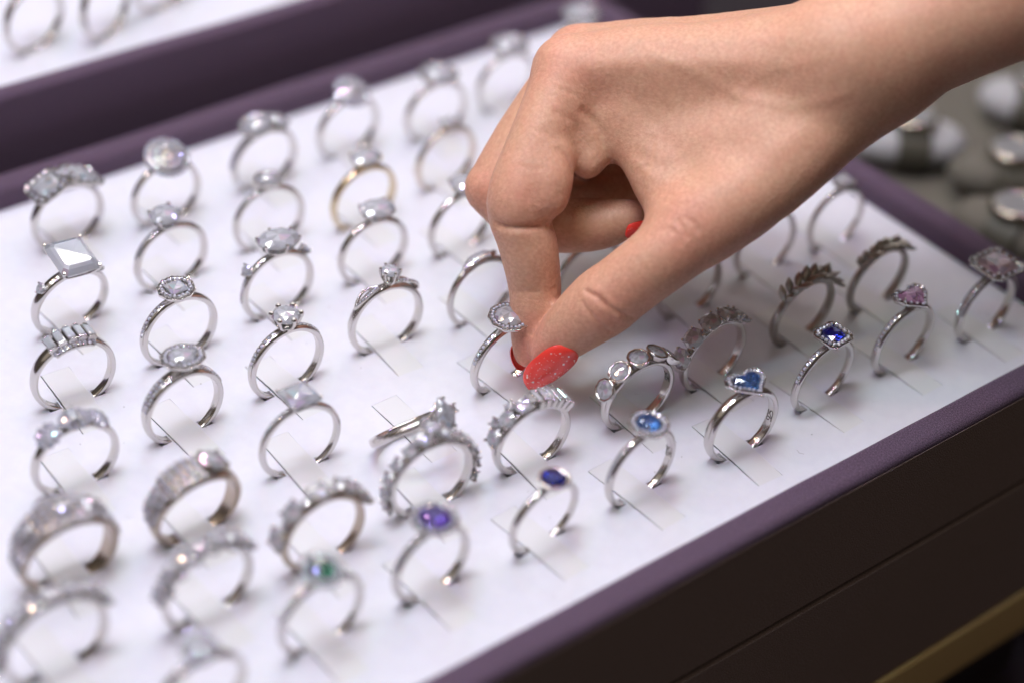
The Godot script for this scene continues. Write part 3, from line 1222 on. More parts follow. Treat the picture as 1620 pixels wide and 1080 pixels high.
func relax(pts: PackedVector3Array, quads: PackedInt32Array, by: float) -> void:
	var sum := PackedVector3Array()
	sum.resize(pts.size())
	var n := PackedInt32Array()
	n.resize(pts.size())
	for f in range(0, quads.size(), 4):
		for e in 4:
			var a := quads[f + e]
			var b := quads[f + (e + 1) % 4]
			sum[a] += pts[b]
			sum[b] += pts[a]
			n[a] += 1
			n[b] += 1
	for i in pts.size():
		if n[i] > 0:
			pts[i] = pts[i].lerp(sum[i] / n[i], by)


var mottle := FastNoiseLite.new()
var blush := [[V(28.3, 70.7, -18.8), 9.0, 0.5], [V(36.5, 69.5, -32.1), 8.0, 0.4], [V(6.3, 49.7, -6.1), 8.0, 0.5], [V(11, 40, -23.7), 7.0, 0.5], [V(12.4, 32.7, 22.7), 8.0, 0.6], [V(29, 50, 26), 9.0, 0.6], [V(3, 12.7, 5.3), 8.0, 0.8], [V(3.6, 17.1, 11.3), 8.0, 0.7]]


func skin_tone(p: Vector3) -> Color:
	var red := 0.0
	for b in blush:
		red += b[2] * exp(-p.distance_squared_to(b[0]) / (b[1] * b[1]))
	var c := Color(0.70, 0.405, 0.27)
	red += 0.35 * mottle.get_noise_3dv(p * 0.13) + 0.22 * mottle.get_noise_3dv(p * 0.55)
	var pale := 1.0 + 0.07 * mottle.get_noise_3dv(p * 0.3 + V(40, 7, 3)) + 0.05 * mottle.get_noise_3dv(p * 1.6)
	return c.lerp(Color(0.74, 0.335, 0.235), clampf(red, -0.3, 1.0)) * pale


# a long almond nail from its base to its tip, curved across
func nail(body: Node3D, base: Vector3, tip: Vector3, out_dir: Vector3, half: float, flecks: int) -> void:
	var along := (tip - base).normalized()
	var side := along.cross(out_dir).normalized()
	var up := side.cross(along)
	var long := base.distance_to(tip)
	var at := func(s: float, t: float) -> Vector3:
		var e := 1.0 - s if s > 0.5 else s
		var w := half * pow(maxf(0.0, 1.0 - pow((0.5 - e) / 0.5, 2.3 if s > 0.5 else 3.2)), 0.5)
		var back := 0.0
		return base + along * (s - back * 0.55) * long + side * t * w + up * (0.25 * sin(s * PI) * 2.0 - t * t * 0.36 * w)
	var rows := []
	var under := []
	for j in 19:
		var s := clampf(0.5 - 0.5 * cos(PI * j / 18.0), 0.0005, 0.9995)
		var row := PackedVector3Array()
		var low := PackedVector3Array()
		for k in 15:
			var t := -1.0 + k / 7.0
			var p: Vector3 = at.call(s, t)
			row.append(p + up * 0.3 * (1.0 - pow(absf(t), 6.0)))
			low.append(p - up * 0.25)
		low.reverse()
		row.append_array(low)
		rows.append(row)
	var g := Geo.new()
	g.grid(rows, true, false)
	g.fan(rows[0], true)
	g.fan(rows[-1])
	# the rows grow along `along`; turn the faces outwards if they came out inside out
	var test := (g.v[g.ix[1]] - g.v[g.ix[0]]).cross(g.v[g.ix[2]] - g.v[g.ix[0]])
	if test.dot(g.v[g.ix[0]] - (base + tip) * 0.5) < 0.0:
		for i in range(0, g.ix.size(), 3):
			var h := g.ix[i + 1]
			g.ix[i + 1] = g.ix[i + 2]
			g.ix[i + 2] = h
	var n := put(body, "fingernail", g, "nail_red")
	if flecks > 0:
		var fg := Geo.new()
		for k in flecks:
			var s := rng.randf_range(0.08, 0.95)
			var t := rng.randf_range(-0.85, 0.85)
			var r := 0.09 if rng.randf() < 0.8 else rng.randf_range(0.18, 0.3)
			var p: Vector3 = at.call(s, t)
			var e1: Vector3 = (at.call(s + 0.03, t) - p).normalized()
			var e2: Vector3 = (at.call(s, t + 0.05) - p).normalized()
			var nn := e1.cross(e2).normalized()
			if nn.dot(up) < 0:
				nn = -nn
			p += up * 0.3 * (1.0 - pow(absf(t), 6.0)) + nn * 0.02
			for i in 8:
				fg.out_tri(p + nn * 0.03, p + (e1 * cos(TAU * i / 8) + e2 * sin(TAU * i / 8)) * r, p + (e1 * cos(TAU * (i + 1) / 8) + e2 * sin(TAU * (i + 1) / 8)) * r, p - nn)
		put(n, "glitter_flecks", fg, "glitter", true)


func make_hand() -> void:
	hand_chain("palm", 8, [32.5, 66.9, -21.3, 7.4, 42.9, 69.1, -11.6, 9.6, 57.9, 72.2, 4.4, 11.2, 75.4, 79.8, 24.4, 12.5])
	hand_chain("palm", 8, [41.8, 63.9, -30.3, 6.6, 52.2, 65.8, -22.0, 7.4, 68.4, 68.7, -6.4, 9.0, 84.2, 75.2, 16.7, 12.0])
	hand_chain("palm", 8, [51.2, 55.2, -40.1, 6.0, 59.8, 55.0, -29.4, 7.0, 74.0, 57.9, -10.6, 9.0, 89.8, 67.1, 13.0, 12.0])
	hand_chain("palm", 8, [60.9, 44.7, -44.4, 6.0, 66.0, 44.7, -35.3, 7.0, 80.7, 49.5, -16.3, 8.0, 93.2, 62.4, 10.8, 11.0])
	hand_chain("palm", 8, [49.0, 48.7, -25.5, 8.0, 56.0, 47.8, -12.1, 9.0, 69.0, 52.5, 7.1, 11.0])
	hand_chain("palm", 8, [54.8, 38.9, -33.8, 7.0, 64.0, 39.3, -19.9, 9.0, 77.2, 47.5, -0.7, 11.0])
	hand_chain("palm", 8, [39.4, 49.1, 25.3, 7.0, 51.3, 56.2, 28.1, 9.0, 68.1, 66.4, 28.5, 10.0, 81.6, 74.5, 31.6, 10.0])
	hand_chain("palm", 8, [39.7, 59.0, -4.1, 6.0, 47.4, 59.0, 7.3, 8.0, 55.9, 61.7, 14.9, 9.0, 70.7, 69.4, 21.1, 10.0])
	hand_chain("palm", 8, [39.4, 52.2, 7.4, 5.5, 45.1, 54.3, 15.0, 7.0, 55.7, 60.1, 19.7, 9.0])
	hand_chain("palm", 8, [75.4, 79.8, 24.4, 13.5, 88.3, 85.9, 32.4, 14.6, 107.8, 100.8, 46.8, 16.5, 124.8, 114.1, 57.4, 18.0, 152.7, 134.8, 73.0, 20.0])
	hand_chain("palm", 8, [89.8, 67.1, 13.0, 12.0, 102.3, 75.0, 22.1, 14.2, 125.2, 91.0, 35.0, 16.0, 143.0, 104.3, 46.3, 18.0, 172.6, 125.4, 62.9, 20.0])
	hand_chain("index", 2, [31.3, 67.4, -21.2, 8.0, 25.2, 62.1, -17.6, 7.5, 17.3, 54.8, -13.6, 7.4, 10.3, 47.0, -10.0, 7.7, 8.9, 42.4, -8.1, 7.4, 9.1, 38.1, -6.1, 7.0, 9.1, 33.3, -3.7, 6.8, 9.2, 26.3, -1.5, 6.3, 8.0, 21.6, 0.5, 6.0, 6.6, 15.6, 2.1, 5.3, 5.0, 11.3, 3.4, 3.9])
	hand_chain("index", 2, [13.6, 47.8, -4.8, 5.3, 15.3, 50.7, -6.3, 5.7, 18.2, 54.3, -9.0, 5.2])
	hand_chain("middle", 1.5, [42.2, 63.5, -29.5, 7.4, 35.4, 57.4, -29.1, 7.1, 25.5, 48.4, -28.3, 6.7, 16.2, 38.9, -26.4, 6.7, 15.1, 37.0, -25.6, 6.6, 20.0, 31.3, -17.3, 6.5, 25.8, 31.5, -11.0, 6.8, 31.4, 33.3, -4.9, 6.2, 36.0, 35.8, -0.3, 4.6])
	hand_chain("ring", 2, [51.2, 55.2, -40.1, 7.2, 38.0, 41.7, -37.4, 7.0, 28.1, 31.3, -35.3, 6.6])
	hand_chain("ring", 2, [28.1, 31.3, -35.3, 6.5, 33.0, 27.1, -22.0, 6.6, 40.6, 29.4, -13.0, 6.4, 46.4, 32.6, -8.2, 5.6])
	hand_chain("pinky", 2, [60.9, 44.7, -44.4, 6.0, 49.1, 32.7, -43.9, 6.0, 41.9, 24.8, -41.9, 5.6])
	hand_chain("pinky", 2, [41.9, 24.8, -41.9, 5.6, 44.1, 21.1, -31.3, 6.0, 51.4, 23.3, -22.6, 5.8, 58.1, 27.3, -16.2, 5.2])
	hand_chain("thumb", 2, [42.1, 51.5, 25.2, 8.4, 35.3, 47.2, 23.8, 8.8, 26.1, 41.3, 22.1, 8.1, 18.6, 33.8, 18.5, 7.9, 15.1, 29.8, 16.4, 8.2, 10.6, 24.1, 13.4, 7.1, 7.5, 18.9, 11.0, 5.8, 5.3, 15.5, 9.4, 4.4])
	hand_chain("web", 3, [36.5, 58.9, -8.3, 5.0, 37.8, 53.8, 1.2, 5.5, 36.4, 49.8, 10.6, 6.2, 34.9, 47.1, 18.8, 7.0])
	hand_chain("web", 3, [29.9, 59.6, -14.5, 5.0, 28.4, 56.1, -10.5, 4.2, 27.3, 51.3, -6.7, 3.0])
	hand_chain("web", 3, [27.2, 51.1, -6.6, 2.6, 31.3, 53.4, -7.1, 3.4, 37.3, 54.4, -6.4, 4.0])
	hand_crease(0.7, 2.2, [0.0, 42.6, -9.8, 2.1, 43.2, -4.8, 4.2, 43.8, -2.3, 8.0, 43.5, -0.6, 14.5, 40.7, -2.4, 16.7, 42.0, -1.3, 19.4, 40.8, -2.7])
	hand_crease(1.1, 0.8, [0.0, 42.6, -9.8, 2.1, 43.2, -4.8, 4.2, 43.8, -2.3, 8.0, 43.5, -0.6, 14.5, 40.7, -2.4, 16.7, 42.0, -1.3, 19.4, 40.8, -2.7])
	hand_crease(0.35, 0.6, [3.3, 26.0, -3.5, 3.5, 27.9, 0.6, 5.4, 28.5, 2.9, 10.5, 28.0, 4.4])
	hand_crease(0.6, 0.6, [9.2, 35.5, 16.7, 9.8, 35.4, 19.9, 10.6, 34.4, 22.1, 12.8, 32.7, 24.5, 15.9, 30.6, 25.5])
	hand_crease(0.45, 0.55, [7.7, 33.2, 17.5, 8.1, 31.2, 20.4, 9.8, 29.0, 22.6, 11.8, 26.8, 23.3])
	hand_crease(0.22, 0.5, [9.4, 32.1, 21.8, 10.6, 30.7, 23.2, 13.1, 29.4, 24.5])
	hand_crease(0.2, 0.5, [6.3, 28.6, 18.8, 6.9, 27.4, 19.9, 8.0, 25.3, 20.7])
	hand_crease(0.6, 1.1, [27.1, 63.6, -9.7, 29.0, 61.3, -8.2, 29.7, 59.2, -6.2, 29.4, 55.5, -3.6, 31.7, 51.6, -2.8])
	hand_crease(0.2, 0.9, [24.4, 60.1, -8.4, 25.9, 57.6, -6.8, 26.5, 55.7, -4.9])
	hand_crease(0.5, 0.8, [17.3, 58.5, -5.9, 18.3, 57.0, -4.4, 18.8, 55.1, -3.2, 19.1, 53.0, -2.5])
	hand_crease(0.35, 0.8, [29.9, 51.3, 8.9, 30.7, 54.0, 8.2, 31.9, 56.3, 7.6])
	hand_crease(0.3, 0.9, [32.2, 56.5, 8.1, 34.0, 58.9, 7.0, 35.8, 61.2, 5.5])
	hand_crease(0.2, 0.9, [33.7, 57.4, 10.7, 35.6, 59.6, 9.1, 36.9, 61.4, 7.5])
	hand_crease(0.1, 0.6, [8.9, 52.6, -4.5, 10.7, 52.3, -2.6, 13.8, 52.3, -0.9])
	hand_crease(0.14, 0.6, [6.3, 49.8, -3.5, 10.1, 48.9, -1.4, 15.3, 47.9, -0.2])
	hand_crease(0.12, 0.6, [7.5, 51.3, -4.0, 10.6, 50.8, -1.8, 14.2, 50.5, -0.2])
	hand_crease(0.35, 0.7, [27.2, 52.6, 24.9, 27.2, 51.9, 26.7, 27.1, 50.3, 28.4])
	hand_crease(0.3, 0.7, [25.5, 51.1, 24.9, 25.8, 50.5, 26.8, 25.6, 48.9, 28.2])
	hand_crease(0.3, 0.7, [28.7, 53.5, 26.0, 29.3, 52.9, 28.0, 29.4, 51.6, 29.4])
	hand_crease(0.15, 0.8, [20.9, 47.1, 19.6, 22.5, 48.8, 21.8, 24.4, 50.5, 22.9])
	hand_crease(0.18, 0.8, [29.1, 53.6, 18.3, 29.2, 54.5, 21.1, 30.4, 55.5, 23.4])
	hand_crease(0.15, 0.8, [30.6, 54.0, 16.1, 30.7, 55.1, 19.2, 32.2, 56.6, 22.0])
	hand_crease(0.12, 0.8, [15.0, 61.8, -11.3, 16.4, 61.0, -9.2, 17.2, 59.2, -6.8])
	hand_crease(0.15, 1, [20.3, 64.7, -11.2, 23.6, 62.5, -9.3, 25.8, 59.9, -8.2])
	hand_crease(0.1, 0.7, [8.1, 55.8, -8.9, 9.7, 55.4, -6.7, 12.2, 55.7, -5.2])
	hand_crease(0.05, 0.5, [20.9, 41.2, 28.6, 20.3, 42.9, 27.8, 19.5, 43.8, 26.5])
	hand_crease(0.05, 0.5, [26.7, 44.2, 30.7, 25.2, 46.0, 29.7, 24.2, 47.4, 28.3])
	hand_crease(0.12, 0.5, [8.9, 30.8, 21.6, 8.1, 31.4, 20.2, 7.8, 32.5, 19.0])
	hand_crease(0.07, 0.5, [14.9, 37.2, 25.0, 14.1, 38.3, 23.5, 13.6, 39.3, 21.8])
	hand_crease(0.05, 0.5, [18.2, 43.1, 25.5, 17.8, 43.3, 24.6, 17.8, 43.9, 23.9])
	hand_crease(0.17, 0.5, [11.7, 31.1, 24.0, 10.6, 32.9, 22.7, 10.3, 34.8, 21.3])
	hand_crease(0.09, 0.5, [9.5, 27.2, 22.2, 8.8, 28.0, 21.7, 8.1, 28.6, 21.1])
	hand_crease(0.13, 0.5, [12.9, 34.6, 24.1, 12.4, 35.6, 23.3, 12.1, 36.5, 22.3])
	hand_crease(0.10, 0.5, [13.4, 35.3, 24.2, 12.4, 36.6, 22.6, 12.3, 38.1, 20.8])
	hand_crease(0.16, 0.5, [10.9, 35.2, 21.9, 10.6, 35.8, 20.9, 10.6, 36.4, 20.0])
	hand_crease(0.17, 0.5, [10.3, 34.4, 21.7, 10.4, 35.4, 21.0, 10.1, 35.8, 19.8])
	hand_crease(0.11, 0.5, [11.2, 25.0, 22.4, 9.5, 28.5, 22.3, 8.3, 30.4, 21.0])
	hand_crease(0.05, 0.5, [18.9, 42.8, 26.5, 18.5, 44.1, 25.0, 18.0, 44.6, 22.9])
	hand_crease(0.17, 0.5, [10.0, 34.1, 21.5, 9.6, 34.7, 20.3, 9.9, 35.8, 19.2])
	hand_crease(0.05, 0.5, [18.8, 42.0, 26.9, 18.5, 42.7, 26.2, 18.2, 43.2, 25.4])
	hand_crease(0.12, 0.5, [14.5, 31.9, 25.3, 13.7, 33.0, 24.9, 13.5, 34.4, 24.6])
	hand_crease(0.08, 0.5, [8.2, 28.2, 21.2, 7.5, 29.3, 20.3, 7.1, 30.3, 19.3])
	hand_crease(0.09, 0.5, [13.4, 37.6, 23.2, 13.0, 38.4, 21.7, 13.1, 39.3, 20.0])
	hand_crease(0.05, 0.5, [19.4, 44.4, 25.8, 19.5, 45.4, 24.8, 19.2, 45.6, 23.4])
	hand_crease(0.05, 0.5, [19.2, 35.0, 27.4, 18.0, 37.4, 27.2, 16.8, 38.7, 26.3])
	hand_crease(0.13, 0.5, [12.6, 35.3, 23.6, 11.9, 36.1, 22.4, 11.6, 37.0, 21.1])
	hand_crease(0.05, 0.5, [24.1, 47.0, 28.5, 24.1, 47.8, 27.9, 24.2, 48.5, 27.2])
	hand_crease(0.11, 0.5, [14.1, 34.5, 25.0, 13.4, 35.5, 24.2, 13.0, 36.6, 23.3])
	hand_crease(0.05, 0.5, [18.8, 42.6, 26.5, 18.1, 43.2, 25.3, 17.9, 43.9, 24.0])
	hand_crease(0.05, 0.5, [18.3, 42.6, 26.0, 18.1, 43.4, 25.1, 17.9, 44.0, 24.1])
	hand_crease(0.17, 0.5, [11.9, 32.4, 23.9, 11.4, 33.2, 23.3, 10.8, 33.8, 22.6])
	hand_crease(0.05, 0.6, [30.2, 69.7, -11.5, 31.6, 69.4, -9.9, 32.8, 68.7, -8.0])
	hand_crease(0.05, 0.6, [26.1, 62.5, -9.3, 28.2, 61.4, -8.5, 29.7, 60.5, -7.1])
	hand_crease(0.05, 0.6, [24.1, 70.2, -15.6, 25.4, 69.7, -14.0, 27.0, 68.9, -12.6])
	hand_crease(0.05, 0.6, [20.4, 64.5, -11.0, 22.1, 63.4, -9.8, 24.4, 62.2, -9.3])
	hand_crease(0.05, 0.6, [22.9, 68.9, -14.8, 24.2, 68.2, -13.1, 25.9, 67.5, -11.9])
	hand_crease(0.05, 0.6, [26.2, 63.3, -9.7, 28.4, 62.2, -9.0, 29.9, 61.3, -7.5])
	hand_crease(0.05, 0.6, [22.4, 68.7, -15.1, 23.6, 68.1, -13.3, 25.3, 67.5, -12.1])
	hand_crease(0.05, 0.6, [23.4, 68.4, -13.7, 25.0, 67.8, -12.4, 26.8, 66.7, -11.2])
	hand_crease(0.05, 0.6, [24.7, 67.7, -12.5, 26.4, 66.5, -11.2, 28.5, 65.6, -10.5])
	hand_crease(-0.30, 2.6, [30.0, 72.7, -13.7, 38.3, 75.8, -4.8, 47.3, 78.1, 6.3, 57.0, 81.5, 20.4])
	hand_crease(-0.25, 2.4, [33.5, 76.2, -17.3, 40.9, 78.9, -8.3, 51.0, 81.9, 3.8, 60.2, 86.8, 18.1])
	hand_crease(-0.22, 1.5, [41.1, 77.9, -4.0, 45.0, 76.1, 4.9, 49.8, 73.0, 15.1, 56.9, 74.0, 28.1, 63.8, 78.9, 36.0])
	hand_crease(-0.16, 1.3, [49.8, 73.0, 15.1, 54.1, 78.0, 17.9, 60.8, 84.8, 27.9])
	hand_crease(-0.25, 2.8, [27.5, 51.9, 17.8, 33.4, 57.3, 25.2, 44.5, 63.3, 28.8, 55.9, 70.5, 31.8])
	hand_crease(0.09, 0.5, [7.6, 51.9, -4.4, 10.5, 51.4, -2.2, 13.9, 51.4, -0.5])
	hand_crease(0.09, 0.5, [7.4, 50.4, -3.5, 10.2, 49.8, -1.6, 13.7, 49.7, -0.1])
	hand_crease(0.09, 0.5, [7.1, 48.3, -2.5, 10.1, 47.2, -1.3, 14.1, 46.7, -0.2])
	hand_crease(0.09, 0.5, [7.1, 46.9, -1.9, 10.2, 45.5, -1.2, 22.1, 36.9, -9.2])
	hand_crease(0.05, 0.5, [3.2, 37.4, -2.2, 6.4, 37.4, 0.9, 11.2, 36.5, 1.7])
	hand_crease(0.05, 0.5, [3.2, 34.9, -2.0, 6.1, 35.3, 1.4, 10.8, 34.6, 2.4])
	hand_crease(0.05, 0.5, [3.2, 32.6, -1.8, 5.9, 33.1, 1.8, 10.4, 32.6, 3.1])
	hand_crease(0.05, 0.5, [3.1, 30.2, -1.5, 5.7, 31.0, 2.3, 10.1, 30.6, 3.7])
	hand_chain("palm", 8, [45.5, 37.9, -27.4, 7.5, 50.4, 37.5, -19.6, 8.0, 56.1, 40.2, -11.0, 8.0])
	var o := put_mesh(self, "person", hand_mesh())
	tag(o, "bare right hand and wrist reaching in from the right, red glittery nails pinching a ring", "person")
	nail(o, V(6.0, 20.6, 18.0), V(-2.3, 9.4, 12.3), V(-0.25, 0.12, 0.96), 4.8, 80)
	nail(o, V(4.5, 10.0, -2.2), V(4.3, 4.9, 1.9), V(-0.30, -0.52, -0.80), 3.2, 20)
	nail(o, V(32.6, 34.0, 2.9), V(38.4, 35.4, 5.4), V(-0.35, -0.28, 0.89), 2.9, 20)


# ------------------------------------------------------------------ tray, counter and what lies behind
const TX0 := -330.0
const TX1 := 134.3
const TZ0 := -134.0
const TZ1 := 69.5
const RIM := 8.0
const RIM_H := 7.0


# a padded rim bar with a rounded top, running along x (or z) with mitred ends
func rim_bar(g: Geo, lo: float, hi: float, inner_at: float, out_sign: float, along_x: bool, y0: float, y1: float, wide: float, r: float, mitre_lo: float, mitre_hi: float) -> void:
	var prof := []
	prof.append(Vector2(0.0, y0))
	for k in 7:
		var a := PI - PI / 2 * k / 6.0
		prof.append(Vector2(r + cos(a) * r, y1 - r + sin(a) * r))
	for k in 7:
		var a := PI / 2 - PI / 2 * k / 6.0
		prof.append(Vector2(wide - r + cos(a) * r, y1 - r + sin(a) * r))
	prof.append(Vector2(wide, y0))
	var rows := []
	var steps := 40
	var wob := FastNoiseLite.new()
	wob.seed = int(absf(inner_at))
	wob.frequency = 0.02
	for i in steps + 1:
		var row := PackedVector3Array()
		for p in prof:
			var s := lerpf(lo - mitre_lo * p.x, hi + mitre_hi * p.x, i / float(steps))
			var d: float = inner_at + out_sign * p.x
			var y: float = p.y + (wob.get_noise_1d(s) * 0.35 if p.y > y0 else 0.0)
			row.append(Vector3(s, y, d) if along_x else Vector3(d, y, s))
		if (out_sign > 0) == along_x:
			row.reverse()
		rows.append(row)
	g.grid(rows, true, false)
	g.fan(rows[0], true)
	g.fan(rows[-1])


func csg_box(parent: Node3D, size: Vector3, at: Vector3, yaw := 0.0, cut := true) -> void:
	var b := CSGBox3D.new()
	b.size = size
	b.position = at
	b.rotation.y = yaw
	b.operation = CSGShape3D.OPERATION_SUBTRACTION if cut else CSGShape3D.OPERATION_UNION
	b.name = "cut"
	parent.add_child(b, true)


func make_tray() -> void:
	var t := thing("ring_tray", "long white-padded ring tray with a padded purple velvet rim, filled with silver rings", "tray", V(0, 0, 0))
	var pad := CSGCombiner3D.new()
	csg_box(pad, V(TX1 - TX0, 6.0, TZ1 - TZ0), V((TX0 + TX1) / 2, -3.0, (TZ0 + TZ1) / 2), 0, false)
	for s in slots:
		var b := Basis(Vector3.UP, s[2])
		csg_box(pad, V(7.3, 9.0, 24.6), V(s[0], 0, s[1]) - b.x * 0.10, s[2])
		for e in [-1, 1]:
			csg_box(pad, V(2.9, 9.0, s[3] + 0.5), V(s[0], 0, s[1]) + b.x * e * 5.5, s[2])
	pad.name = "pad"
	pad.scale = Vector3.ONE * MM
	pad.material_override = mats["pad_cloth"]
	t.add_child(pad)
	for s in slots:
		var g := Geo.new()
		var top := []
		var bot := []
		var hump := rng.randf_range(0.25, 0.5)
		for k in 13:
			var z := -12.27 + 24.54 * k / 12.0
			var y := hump * pow(maxf(0.0, cos(z / 12.3 * PI / 2)), 1.3) - 0.03
			var w := 3.53
			var lo := PackedVector3Array([V(-w, y - 0.5, z), V(w, y - 0.5, z), V(w, y - 0.1, z), V(w - 0.15, y, z), V(-w + 0.15, y, z), V(-w, y - 0.1, z)])
			top.append(lo)
		g.grid(top, true, false)
		g.fan(top[0], true)
		g.fan(top[-1])
		var o := put(t, "slot_strip", g, "strip_cloth")
		o.transform = Transform3D(Basis(Vector3.UP, s[2]), V(s[0], 0, s[1]) * MM)
	# lint and dust caught on the padding
	var dust := Geo.new()
	for k in 150:
		var at := V(rng.randf_range(-150, 132), 0.05, rng.randf_range(-120, 68))
		if rng.randf() < 0.6:
			dust.ball(at, rng.randf_range(0.06, 0.14), 6)
		else:
			var a := rng.randf_range(0, TAU)
			var l := rng.randf_range(0.4, 1.3)
			dust.tube([at, at + V(cos(a) * l, 0.05, sin(a) * l), at + V(cos(a + 0.5) * l * 1.8, 0.0, sin(a + 0.5) * l * 1.8)], [0.03, 0.03, 0.03], 4)
	put(t, "lint", dust, "lint", true)
	var g := Geo.new()
	rim_bar(g, TX0, TX1, TZ1, 1.0, true, -26.9, RIM_H, RIM, 2.2, 1.0, 1.0)
	put(t, "rim", g, "velvet")
	g = Geo.new()
	rim_bar(g, TX0, TX1, TZ0, -1.0, true, -26.9, RIM_H, RIM, 3.0, 1.0, 1.0)
	put(t, "rim", g, "velvet")
	g = Geo.new()
	rim_bar(g, TZ0, TZ1, TX1, 1.0, false, -26.9, RIM_H, RIM, 3.0, 1.0, 1.0)
	put(t, "rim", g, "velvet")
	g = Geo.new()
	g.box(V(TX0, -26.9, TZ1 + RIM + 0.05), V(TX1 + RIM, 4.6, TZ1 + RIM + 0.18), 0.05)
	put(t, "shade_toned_panel", g, "side_cloth")  # front of the velvet; dim warm light put into its brown colour


func make_counter() -> void:
	var c := thing("drawer_box", "dark brown drawer box under the ring tray with a brass-coloured strip along its foot", "drawer", V(0, 0, 0))
	var g := Geo.new()
	g.box(V(TX0, -76.0, TZ0 - RIM), V(TX1 + RIM, -29.0, TZ1 + RIM + 0.3), 0.8)
	put(c, "body", g, "side_cloth")
	g = Geo.new()
	g.box(V(TX0, -93.0, TZ0 - RIM), V(TX1 + RIM + 0.5, -76.05, TZ1 + RIM + 1.2), 0.8)
	put(c, "metal_strip", g, "gold_trim")
	g = Geo.new()
	g.box(V(-1500, -140, -1500), V(1500, -120, 1500))
	structure("counter_floor", g, "dark_floor")
	g = Geo.new()
	g.box(V(TX0, -119.9, TZ0 - RIM + 2), V(TX1 + RIM - 2, -93.05, TZ1 + RIM - 6))
	structure("plinth", g, "dark_floor")
	# the raised tray behind
	var t := thing("ring_tray", "second ring tray raised behind the first, purple front and white pad, out of focus", "tray", V(0, 0, 0))
	g = Geo.new()
	g.box(V(TX0, -119, -330), V(200, 20.0, -157.0), 1.0)
	put(t, "pad", g, "pad_cloth")
	g = Geo.new()
	rim_bar(g, TX0, 200.0, -157.0, 1.0, true, -119.0, 23.5, 6.0, 2.2, 0.0, 1.0)
	put(t, "rim", g, "velvet")
	g = Geo.new()
	rim_bar(g, -330.0, -157.0, 200.0, 1.0, false, -119.0, 23.5, 6.0, 2.2, 0.0, 1.0)
	put(t, "rim", g, "velvet")
	# blurred rings on it
	var spots := [[-33.4, -174.0, "blurred silver ring with a stone, in the raised back tray at the top left corner", 14.0], [-13.0, -170.0, "blurred wide silver ring in the raised back tray, second from the left", 24.0], [8.0, -176.0, "blurred thin silver ring in the raised back tray, third from the left", 10.0]]
	for s in spots:
		var r := ring(s[2], s[0], s[1], {"slot": false, "w1": 2.4, "w0": 2.2, "yaw": s[3], "y": 9.8})
		r.node.position.y = 20.0 * MM
		mount(r, 0.0, {"rx": 2.8, "h": 2.6, "halo": 14})
	make_watches()


# watches strapped round cushions on the lower shelf to the right
func watch(label: String, x: float, z: float, yaw: float, cushion: String, tilt := 0.0) -> void:
	var w := thing("watch", label, "watch", V(x, -24.0, z), "watches on cushions on the right shelf")
	w.rotation_degrees = Vector3(tilt, yaw, 0)
	w.scale = Vector3.ONE * 0.56
	var g := Geo.new()
	for q in [[19.0, 16.5]]:
		var rows := []
		for k in 15:
			var s := -1.0 + k / 7.0
			var row := PackedVector3Array()
			var k2 := pow(1.0 - pow(absf(s) * 0.995, 3.0), 0.5)
			for i in 20:
				var a := TAU * i / 20
				row.append(V(-s * 32.0, 14.0 + sin(a) * 12.5 * k2, cos(a) * q[1] * k2))
			row.reverse()
			rows.append(row)
		g.grid(rows, true, false)
		g.fan(rows[0], true)
		g.fan(rows[-1])
	put(w, "cushion", g, cushion)
	g = Geo.new()
	var rows := []
	for i in 32:
		var a := TAU * i / 32
		var row := PackedVector3Array()
		for q in [[-9.0, 0.0], [9.0, 0.0], [9.0, 1.8], [8.0, 2.3], [-8.0, 2.3], [-9.0, 1.8]]:
			row.append(V(q[0], 14.0 + sin(a) * (12.8 + q[1]), cos(a) * (16.8 + q[1])))
		rows.append(row)
	g.grid(rows, true, true)
	put(w, "strap", g, "olive_leather")
	g = Geo.new()
	rows = []
	for q in [[10.0, 26.5], [13.5, 27.0], [14.0, 29.0], [13.0, 31.5], [11.5, 32.2], [11.0, 31.6]]:
		var row := PackedVector3Array()
		for i in 28:
			var a := -TAU * i / 28
			row.append(V(cos(a) * q[0], q[1], sin(a) * q[0]))
		rows.append(row)
	g.grid(rows, true, false)
	g.fan(rows[0], true)
	put(w, "case", g, "watch_steel")
	g = Geo.new()
	var face := PackedVector3Array()
	for i in 28:
		var a := -TAU * i / 28
		face.append(V(cos(a) * 11.1, 31.4, sin(a) * 11.1))
	g.fan(face)
	put(w, "dial", g, "watch_dial")


func make_watches() -> void:
	var g := Geo.new()
	g.box(V(150, -119, -110), V(560, -24.3, 60), 1.0)
	structure("side_shelf", g, "beige_cushion")
	watch("out-of-focus watch with a dark strap on a white cushion, nearest the wrist", 191, -41, -38, "white_cushion")
	watch("out-of-focus watch with a dark strap at the right edge, farthest behind the tray", 242, -34, -60, "white_cushion")
	watch("out-of-focus olive-strapped watch on a beige cushion, between the white cushions and the tray rim", 202, -11, -42, "beige_cushion")
	watch("out-of-focus watch with a shiny case, closest to the tray's right rim", 179, 10, -75, "beige_cushion")


